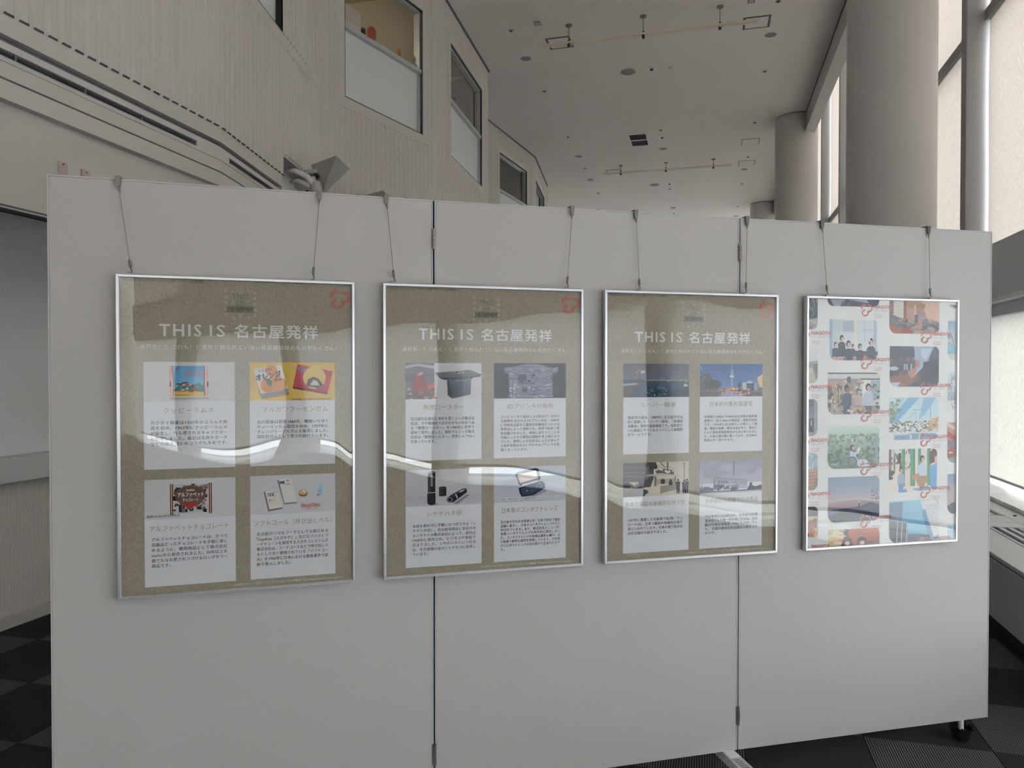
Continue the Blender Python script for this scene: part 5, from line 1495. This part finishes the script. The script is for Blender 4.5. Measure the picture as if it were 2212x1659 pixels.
def ph_market(p):
    p.rect(0, 0, 1, 1, C(150, 144, 136)); p.rect(0, 0, 1, .14, C(190, 190, 186)); p.rect(.0, .0, .95, .03, C(70, 72, 74)); p.rect(.62, .12, 1, .8, C(176, 180, 174)); p.rect(.66, .18, .82, .6, C(200, 200, 190)); p.rect(.62, .14, .99, .17, C(80, 84, 86)); p.rect(.0, .22, .20, .32, C(176, 140, 118)); p.rect(.82, .2, 1, .6, C(140, 160, 164)); p.poly([(.10, .06), (.13, .12), (.17, .05)], C(220, 220, 220))
    p.specks(0, .32, .28, .95, 50, [C(190, 184, 172), C(110, 96, 84), C(160, 140, 120), C(84, 78, 72)], .015, .04, 7, True); p.specks(.28, .2, .64, .62, 70, [C(92, 96, 98), C(176, 150, 134), C(120, 130, 134), C(190, 184, 176), C(150, 120, 104)], .012, .04, 8); p.specks(.78, .3, 1, .9, 30, [C(84, 88, 88), C(120, 130, 124), C(150, 150, 146)], .015, .04, 9)
    p.rect(.19, .26, .21, .80, C(110, 90, 76)); p.ell(.40, .17, .045, .08, C(80, 84, 94), 12)
    person(p, .36, .36, .115, C(74, 80, 94), C(62, 58, 60), C(120, 100, 94), C(72, 78, 90)); person(p, .58, .44, .09, C(176, 152, 146), C(72, 60, 58), None, C(140, 130, 128)); person(p, .77, .33, .125, C(170, 178, 188), C(62, 60, 62), None, C(84, 92, 104))
    p.rect(.48, .84, .72, .92, C(180, 160, 136)); p.specks(.4, .9, .72, 1, 16, [C(150, 84, 76), C(190, 180, 172), C(90, 84, 84)], .015, .03, 10)
def ph_bridge(p):
    p.grad(0, 0, 1, .6, C(176, 200, 208), C(186, 204, 206)); p.poly([(.0, .56), (.38, .0), (.62, .0), (.14, .60), (.05, .62)], C(120, 164, 188)); p.poly([(.0, .30), (.2, .0), (.32, .0), (.05, .42)], C(150, 180, 186)); p.poly([(.70, .0), (.96, .0), (.72, .42), (.60, .52)], C(134, 172, 194)); p.line([(.45, .3), (.75, .28)], .002, C(110, 150, 170)); p.line([(.55, .3), (.54, .55)], .0018, C(110, 150, 170)); p.line([(.55, .32), (.38, .5)], .0016, C(110, 150, 170)); p.line([(.84, .2), (.84, .5)], .004, C(120, 160, 190))
    p.specks(.02, .0, .2, .5, 20, [C(120, 140, 120), C(160, 176, 160)], .02, .05, 11); p.specks(0, .56, 1, .82, 220, [C(112, 124, 104), C(140, 146, 124), C(92, 108, 92), C(160, 156, 130), C(176, 180, 180)], .008, .026, 12); p.specks(.86, .5, 1, .8, 16, [C(190, 166, 124), C(176, 150, 104)], .03, .06, 13)
    for x, y, c_ in ((.12, .70, C(196, 204, 210)), (.50, .66, C(196, 206, 212)), (.75, .72, C(190, 200, 210)), (.92, .68, C(186, 196, 206))): person(p, x, y, .055, c_, C(84, 80, 78), None, c_)
    p.poly([(.12, .86), (.42, .85), (.9, .86), (1, .9), (1, 1), (.1, 1)], C(124, 146, 164)); p.poly([(.12, .86), (.42, .85), (.42, .88), (.12, .9)], C(176, 190, 200)); p.rect(.42, .88, .46, 1, C(180, 196, 206)); p.rect(.6, .88, .63, 1, C(180, 196, 206))
def ph_read(p):
    p.grad(0, 0, 1, 1, C(184, 200, 190), C(92, 112, 98)); p.specks(0, .2, 1, .9, 260, [C(126, 146, 122), C(112, 134, 112), C(136, 154, 126), C(106, 126, 108), C(142, 158, 132)], .012, .035, 14); p.grad(0, .0, 1, .16, C(190, 206, 200), C(168, 190, 170)); p.specks(0, .55, 1, 1, 130, [C(90, 110, 97), C(98, 116, 102), C(84, 102, 92)], .012, .035, 15); p.rect(.92, .2, .97, .9, C(130, 156, 158))
    p.poly([(.43, .58), (.50, .62), (.58, .80), (.74, .84), (.84, .96), (.62, .97), (.52, .88), (.42, .72)], C(170, 186, 200)); p.poly([(.58, .80), (.74, .80), (.84, .94), (.60, .97)], C(196, 206, 214)); p.ell(.47, .52, .045, .07, C(74, 70, 72), 14); p.ell(.49, .53, .026, .045, C(196, 168, 152), 12); p.poly([(.555, .58), (.60, .50), (.63, .53), (.60, .66)], C(206, 208, 204)); p.poly([(.50, .64), (.58, .60), (.60, .64), (.53, .70)], C(186, 200, 210))
    p.ell(.47, .84, .10, .12, C(96, 106, 108), 18); p.ell(.47, .84, .06, .08, C(120, 132, 130), 16); p.rect(.06, .88, .21, .92, C(150, 160, 150)); p.ell(.47, .35, .022, .028, C(206, 216, 206), 10)
def ph_play(p):
    p.rect(0, 0, 1, 1, C(206, 198, 184)); p.rect(0, 0, 1, .4, C(196, 196, 188)); p.specks(0, .0, .5, .45, 40, [C(120, 112, 108), C(170, 164, 156), C(96, 92, 90)], .012, .035, 16, True); p.rect(.0, .0, .05, .7, C(106, 96, 94)); p.rect(.10, .1, .13, .55, C(120, 108, 100))
    for x, w in ((.26, .07), (.44, .10), (.60, .06), (.79, .07)): p.rect(x, 0, x + w, .86, C(96, 150, 112)); p.rect(x + w * .6, 0, x + w, .86, C(76, 128, 96))
    p.rect(.55, .0, .58, .5, C(210, 210, 200)); p.poly([(.19, .1), (.25, .08), (.25, .32), (.17, .34)], C(84, 66, 60))
    person(p, .25, .46, .09, C(150, 164, 180), C(66, 56, 54), None, C(104, 140, 180)); person(p, .69, .22, .11, C(190, 206, 220), C(76, 66, 62), None, C(150, 130, 110)); p.poly([(.47, .62), (.62, .56), (.66, .68), (.50, .72)], C(176, 140, 104)); p.poly([(.56, .70), (.80, .62), (.82, .78), (.60, .86)], C(160, 134, 104))
    p.poly([(.84, .12), (.90, .02), (1, .0), (1, .3), (.86, .36)], C(96, 78, 74)); p.poly([(.95, .2), (1, .18), (1, .36), (.95, .34)], C(206, 170, 150)); p.poly([(.84, .42), (1, .34), (1, 1), (.86, .92)], C(112, 156, 196)); p.poly([(.48, .92), (.84, .90), (.86, .97), (.56, .97)], C(108, 146, 190)); p.poly([(.2, .94), (.36, .92), (.38, 1), (.2, 1)], C(108, 146, 190)); p.specks(.0, .5, .1, .7, 8, [C(84, 78, 76)], .02, .04, 17)
def ph_hill(p):
    p.grad(0, 0, 1, .35, C(126, 140, 160), C(150, 152, 166)); p.grad(0, .35, 1, .6, C(150, 152, 166), C(186, 164, 156)); p.poly([(0, .56), (.2, .54), (.55, .52), (1, .58), (1, .8), (0, .8)], [C(164, 144, 140), C(160, 140, 138), C(150, 132, 132), C(130, 120, 124), C(110, 106, 116), C(130, 118, 122)]); p.poly([(0, .74), (.2, .71), (.5, .68), (.62, .66), (.82, .58), (1, .66), (1, 1), (0, 1)], C(74, 78, 92)); p.poly([(0, .84), (.3, .80), (.6, .78), (1, .84), (1, 1), (0, 1)], C(62, 66, 80))
    p.specks(.84, .2, 1, .56, 40, [C(120, 124, 136), C(132, 134, 146)], .008, .02, 18); p.ell(.60, .60, .010, .02, C(110, 80, 76), 10); p.rect(.588, .61, .612, .70, C(60, 56, 62)); p.ell(.603, .56, .012, .018, C(206, 206, 208), 10); p.poly([(0, .73), (.2, .71), (.22, .78), (0, .84)], C(76, 90, 118))
def ph_city(p):
    p.grad(0, 0, 1, 1, C(150, 186, 202), C(104, 160, 192)); p.poly([(0, .04), (.27, .02), (.26, .50), (.0, .46)], C(132, 150, 164))
    for i in range(7): p.line([(.02 + i * .036, .04), (.01 + i * .034, .46)], .0008, C(96, 112, 128))
    for i in range(11): p.line([(0, .08 + i * .035), (.26, .07 + i * .036)], .0005, C(104, 120, 134))
    p.poly([(.62, .02), (.90, .0), (1, .10), (1, .86), (.88, .92), (.70, .30)], C(206, 206, 206)); p.poly([(.66, .26), (.72, .22), (.90, .90), (.80, .86)], C(120, 150, 176)); p.poly([(.66, .3), (.72, .30), (.86, .92), (.78, .88)], C(108, 140, 166))
    rr = random.Random(19)
    for i in range(13):
        for j in range(7):
            x = .74 + j * .037 + i * .006; y = .14 + i * .055 - j * .008
            if x < .99 and y < .9 and x > .72 + (y - .26) * .24: p.rect(x, y, x + .02, y + .014, C(140, 146, 154))
    p.poly([(0, .46), (.36, .54), (.38, 1), (0, 1)], C(84, 88, 98)); p.poly([(.38, .80), (.80, .86), (.86, 1), (.38, 1)], C(76, 84, 96))
    for x, y in ((.17, .36), (.26, .44), (.36, .52)): p.line([(x, y), (x - .02, 1)], .0022, C(196, 200, 206))
    for i in range(9):
        for a, b in ((.03, .14), (.18, .24), (.27, .33)): p.rect(a, .56 + i * .047, b, .575 + i * .047, C(54, 56, 64))
def ph_red(p):
    p.rect(0, 0, 1, 1, C(164, 92, 72)); p.rect(0, 0, .30, 1, C(190, 176, 136)); p.rect(.30, 0, .38, 1, C(84, 76, 74)); p.grad(.38, 0, 1, 1, C(176, 100, 78), C(150, 76, 66)); p.specks(.02, .1, .28, .5, 20, [C(206, 196, 160), C(170, 156, 124)], .02, .04, 20); p.ell(.13, .72, .08, .14, C(196, 130, 90), 16); p.ell(.22, .70, .07, .14, C(190, 124, 86), 16); p.ell(.13, .82, .05, .1, C(226, 206, 190), 12); p.ell(.21, .82, .05, .1, C(222, 200, 180), 12)
    for x in (.36, .65): p.ell(x, .74, .09, .24, C(70, 58, 56), 18); p.poly([(x - .12, 1), (x - .08, .7), (x + .08, .7), (x + .12, 1)], C(78, 66, 64)); p.ell(x + .01, .86, .05, .12, C(196, 160, 140), 12)
    p.poly([(.76, .86), (.9, .8), (1, .86), (1, 1), (.74, 1)], C(120, 92, 96))
def ph_pale(p):
    p.grad(0, 0, 1, 1, C(196, 200, 204), C(190, 186, 176)); p.poly([(0, .46), (.4, .42), (1, .40), (1, 1), (0, 1)], C(150, 150, 146)); p.poly([(0, .66), (1, .5), (1, .95), (.6, 1), (0, 1)], C(176, 170, 156)); p.poly([(.5, .5), (1, .46), (1, .9), (.8, .9)], C(110, 114, 114)); p.rect(.1, .6, .4, .62, C(210, 206, 196)); p.rect(.1, .66, .36, .68, C(210, 206, 196))
def ph_room(p):
    p.rect(0, 0, 1, 1, C(92, 96, 106)); p.rect(.1, .2, .7, .5, C(110, 114, 124)); p.rect(.66, .0, 1, 1, C(140, 148, 158)); p.rect(.2, .5, .6, .9, C(74, 78, 88)); p.rect(.35, .58, .45, .72, C(196, 184, 150)); p.line([(0, .52), (1, .48)], .0016, C(160, 164, 170)); p.rect(.0, .9, 1, 1, C(150, 150, 152))
def ph_deck(p):
    p.rect(0, 0, 1, 1, C(150, 164, 176)); p.specks(0, .05, 1, .45, 16, [C(206, 212, 214), C(120, 134, 146)], .06, .12, 22); p.rect(0, .45, 1, 1, C(160, 124, 100))
    for i in range(5): p.line([(0, .5 + i * .09), (.9, .48 + i * .085)], .0014, C(206, 196, 184))
    p.poly([(.4, 1), (.8, .7), (1, .66), (1, 1)], C(130, 116, 108)); p.line([(.7, .1), (.72, .45)], .0014, C(90, 96, 104))
def ph_craft(p):
    p.grad(0, 0, 1, .3, C(84, 78, 82), C(74, 70, 76)); p.rect(0, .26, 1, 1, C(180, 160, 136)); p.poly([(.1, .4), (.9, .3), (.9, .56), (.1, .62)], C(140, 90, 84)); p.specks(0, .6, 1, .78, 24, [C(190, 120, 76), C(206, 160, 110), C(164, 84, 66)], .06, .12, 23); p.rect(0, .8, 1, 1, C(206, 206, 204)); p.line([(.6, .1), (.8, .56)], .0018, C(70, 60, 60))
def ph_sky(p):
    p.grad(0, 0, 1, .6, C(130, 160, 182), C(176, 186, 190)); p.rect(0, .6, 1, 1, C(150, 170, 176)); p.specks(0, .35, 1, .65, 16, [C(110, 124, 126), C(150, 160, 160)], .08, .18, 24); p.poly([(0, .7), (1, .66), (1, .8), (0, .84)], C(126, 176, 196)); p.rect(0, .84, 1, 1, C(186, 186, 176))
def ph_park(p):
    p.grad(0, 0, 1, .5, C(196, 206, 212), C(180, 190, 196)); p.specks(0, .1, 1, .5, 20, [C(160, 168, 170), C(140, 150, 150)], .08, .16, 25); p.rect(0, .5, 1, .72, C(150, 168, 182)); p.specks(0, .55, 1, .7, 14, [C(176, 150, 104), C(140, 150, 130)], .06, .12, 26); p.specks(0, .74, 1, .96, 30, [C(150, 150, 156), C(206, 206, 206), C(120, 124, 134)], .04, .09, 27)
def ph_shop(p):
    p.rect(0, 0, 1, 1, C(176, 130, 116)); p.poly([(0, 0), (1, .1), (1, .2), (0, .1)], C(206, 176, 150)); p.poly([(0, .2), (1, .34), (1, .46), (0, .34)], C(166, 74, 64)); p.rect(0, .44, 1, .62, C(124, 110, 116)); p.poly([(0, .66), (1, .6), (1, .84), (0, .9)], C(150, 84, 80)); p.rect(.2, .72, .7, .76, C(190, 186, 130)); p.poly([(0, .9), (1, .84), (1, 1), (0, 1)], C(140, 156, 140))
def ph_dusk(p):
    p.grad(0, 0, 1, .6, C(120, 138, 164), C(176, 166, 166)); p.poly([(0, .6), (.5, .5), (1, .36), (1, 1), (0, 1)], C(168, 156, 156)); p.poly([(0, .8), (.5, .74), (1, .7), (1, 1), (0, 1)], C(70, 74, 86))
def ph_pool(p):
    p.grad(0, 0, 1, 1, C(176, 196, 206), C(150, 176, 190)); p.specks(0, 0, 1, 1, 14, [C(190, 206, 212), C(140, 166, 180)], .06, .14, 28)
EX0, EX1, EY0, EY1 = 0.0095, 0.7185, 0.0095, 1.0085
for a in ((EX0, EY0, .0535, .133, ph_trees, dict(tr=0, bl=0)), (EX0, .198, .0555, .3485, ph_pale, dict(bl=0)), (EX0, .412, .056, .559, ph_room, dict(bl=0)), (EX0, .6265, .0580, .777, ph_deck, dict(bl=0)), (EX0, .8425, .0605, .996, ph_craft, dict(bl=0)),
          (.0985, EY0, .3400, .0380, ph_dark, dict(tr=0, bl=.025, br=.025)), (.1085, .0915, .3340, .2560, ph_class, {}), (.1015, .3060, .3465, .4745, ph_market, {}), (.1030, .5195, .3450, .6945, ph_read, {}), (.1055, .7285, .3475, .9115, ph_hill, {}), (.1085, .9415, .3490, EY1, ph_red, dict(bl=0, br=0)),
          (.3895, EY0, .6320, .1450, ph_wood, dict(tr=0)), (.3925, .1970, .6330, .3640, ph_hands, {}), (.3905, .4090, .6320, .5835, ph_bridge, {}), (.3915, .6220, .6275, .8015, ph_play, {}), (.3955, .8360, .6385, EY1, ph_city, dict(br=0)),
          (.6760, EY0, EX1, .0370, ph_pale, dict(tr=0, br=0)), (.6765, .0890, EX1, .2545, ph_sky, dict(tr=0, br=0)), (.6785, .3025, EX1, .4690, ph_park, dict(tr=0, br=0)), (.6790, .5160, EX1, .6865, ph_shop, dict(tr=0, br=0)), (.6810, .7325, EX1, .9010, ph_dusk, dict(tr=0, br=0)), (.6830, .9480, EX1, EY1, ph_pool, dict(tr=0, bl=0, br=0))):
    photo(*a[:5], **a[5])
NR = (0.60, 0.165, 0.13)
def logo(tx, ty, mark=True):
    if mark:
        m = Art(0.0061)
        city_mark(m, tx - .0625, ty - .0085, tx - .0085, ty + .0490, 0.0056, NR)
        m.build('city_mark', s4)
    text(s4, 'logo_text', 'NAGOYA', tx, min(tx + .0895, EX1), ty, 0, 0.0195, 'nagoya_red', 0.035, 1.08, depth=0.0058)
    text(s4, 'logo_text', 'やさしく、あたらしく、大都市', tx + .0005, min(tx + .088, EX1), ty + .0205, 0, 0.0085, 'nagoya_grey', 0.0, 1.0, depth=0.0058)
    text(s4, 'logo_text', ['Open hearts,', 'endless possibilities.'], tx + .0005, tx + .038, ty + .0395, 0.0088, 0.0078, 'nagoya_red', 0.0, 1.0, depth=0.0058)
for ty in (.0275, .2425, .4565, .6735, .8895): logo(.3155, ty)
for ty in (.1345, .3495, .5640, .7790): logo(.6040, ty)
text(s4, 'logo_text', 'NAGOYA', .6070, .6960, .9900, 0, 0.0175, 'nagoya_red', 0.035, 1.08, depth=0.0058)
mk = Art(0.0061)
city_mark(mk, .5450, .9825, .5990, 1.0400, 0.0056, NR, lambda x, y: y < 1.006)
mk.build('city_mark', s4)
for ty in (.1375, .3525, .5665, .7820): logo(.0260, ty, False)
text(s4, 'logo_text', 'NAGOYA', .0320, .1130, .9935, 0, 0.0170, 'nagoya_red', 0.035, 1.08, depth=0.0058)
for ty in (.1375, .3525, .5665, .7820, .9900):
    # only the mark's right lobe reaches into the sheet
    m = Art(0.0061)
    city_mark(m, -.0365, ty - .0085, .0175, ty + .0490, 0.0056, NR, lambda x, y: x > .0120 and y < 1.006)
    if m.v: m.build('city_mark', s4)
bpy.data.objects.remove(TO)
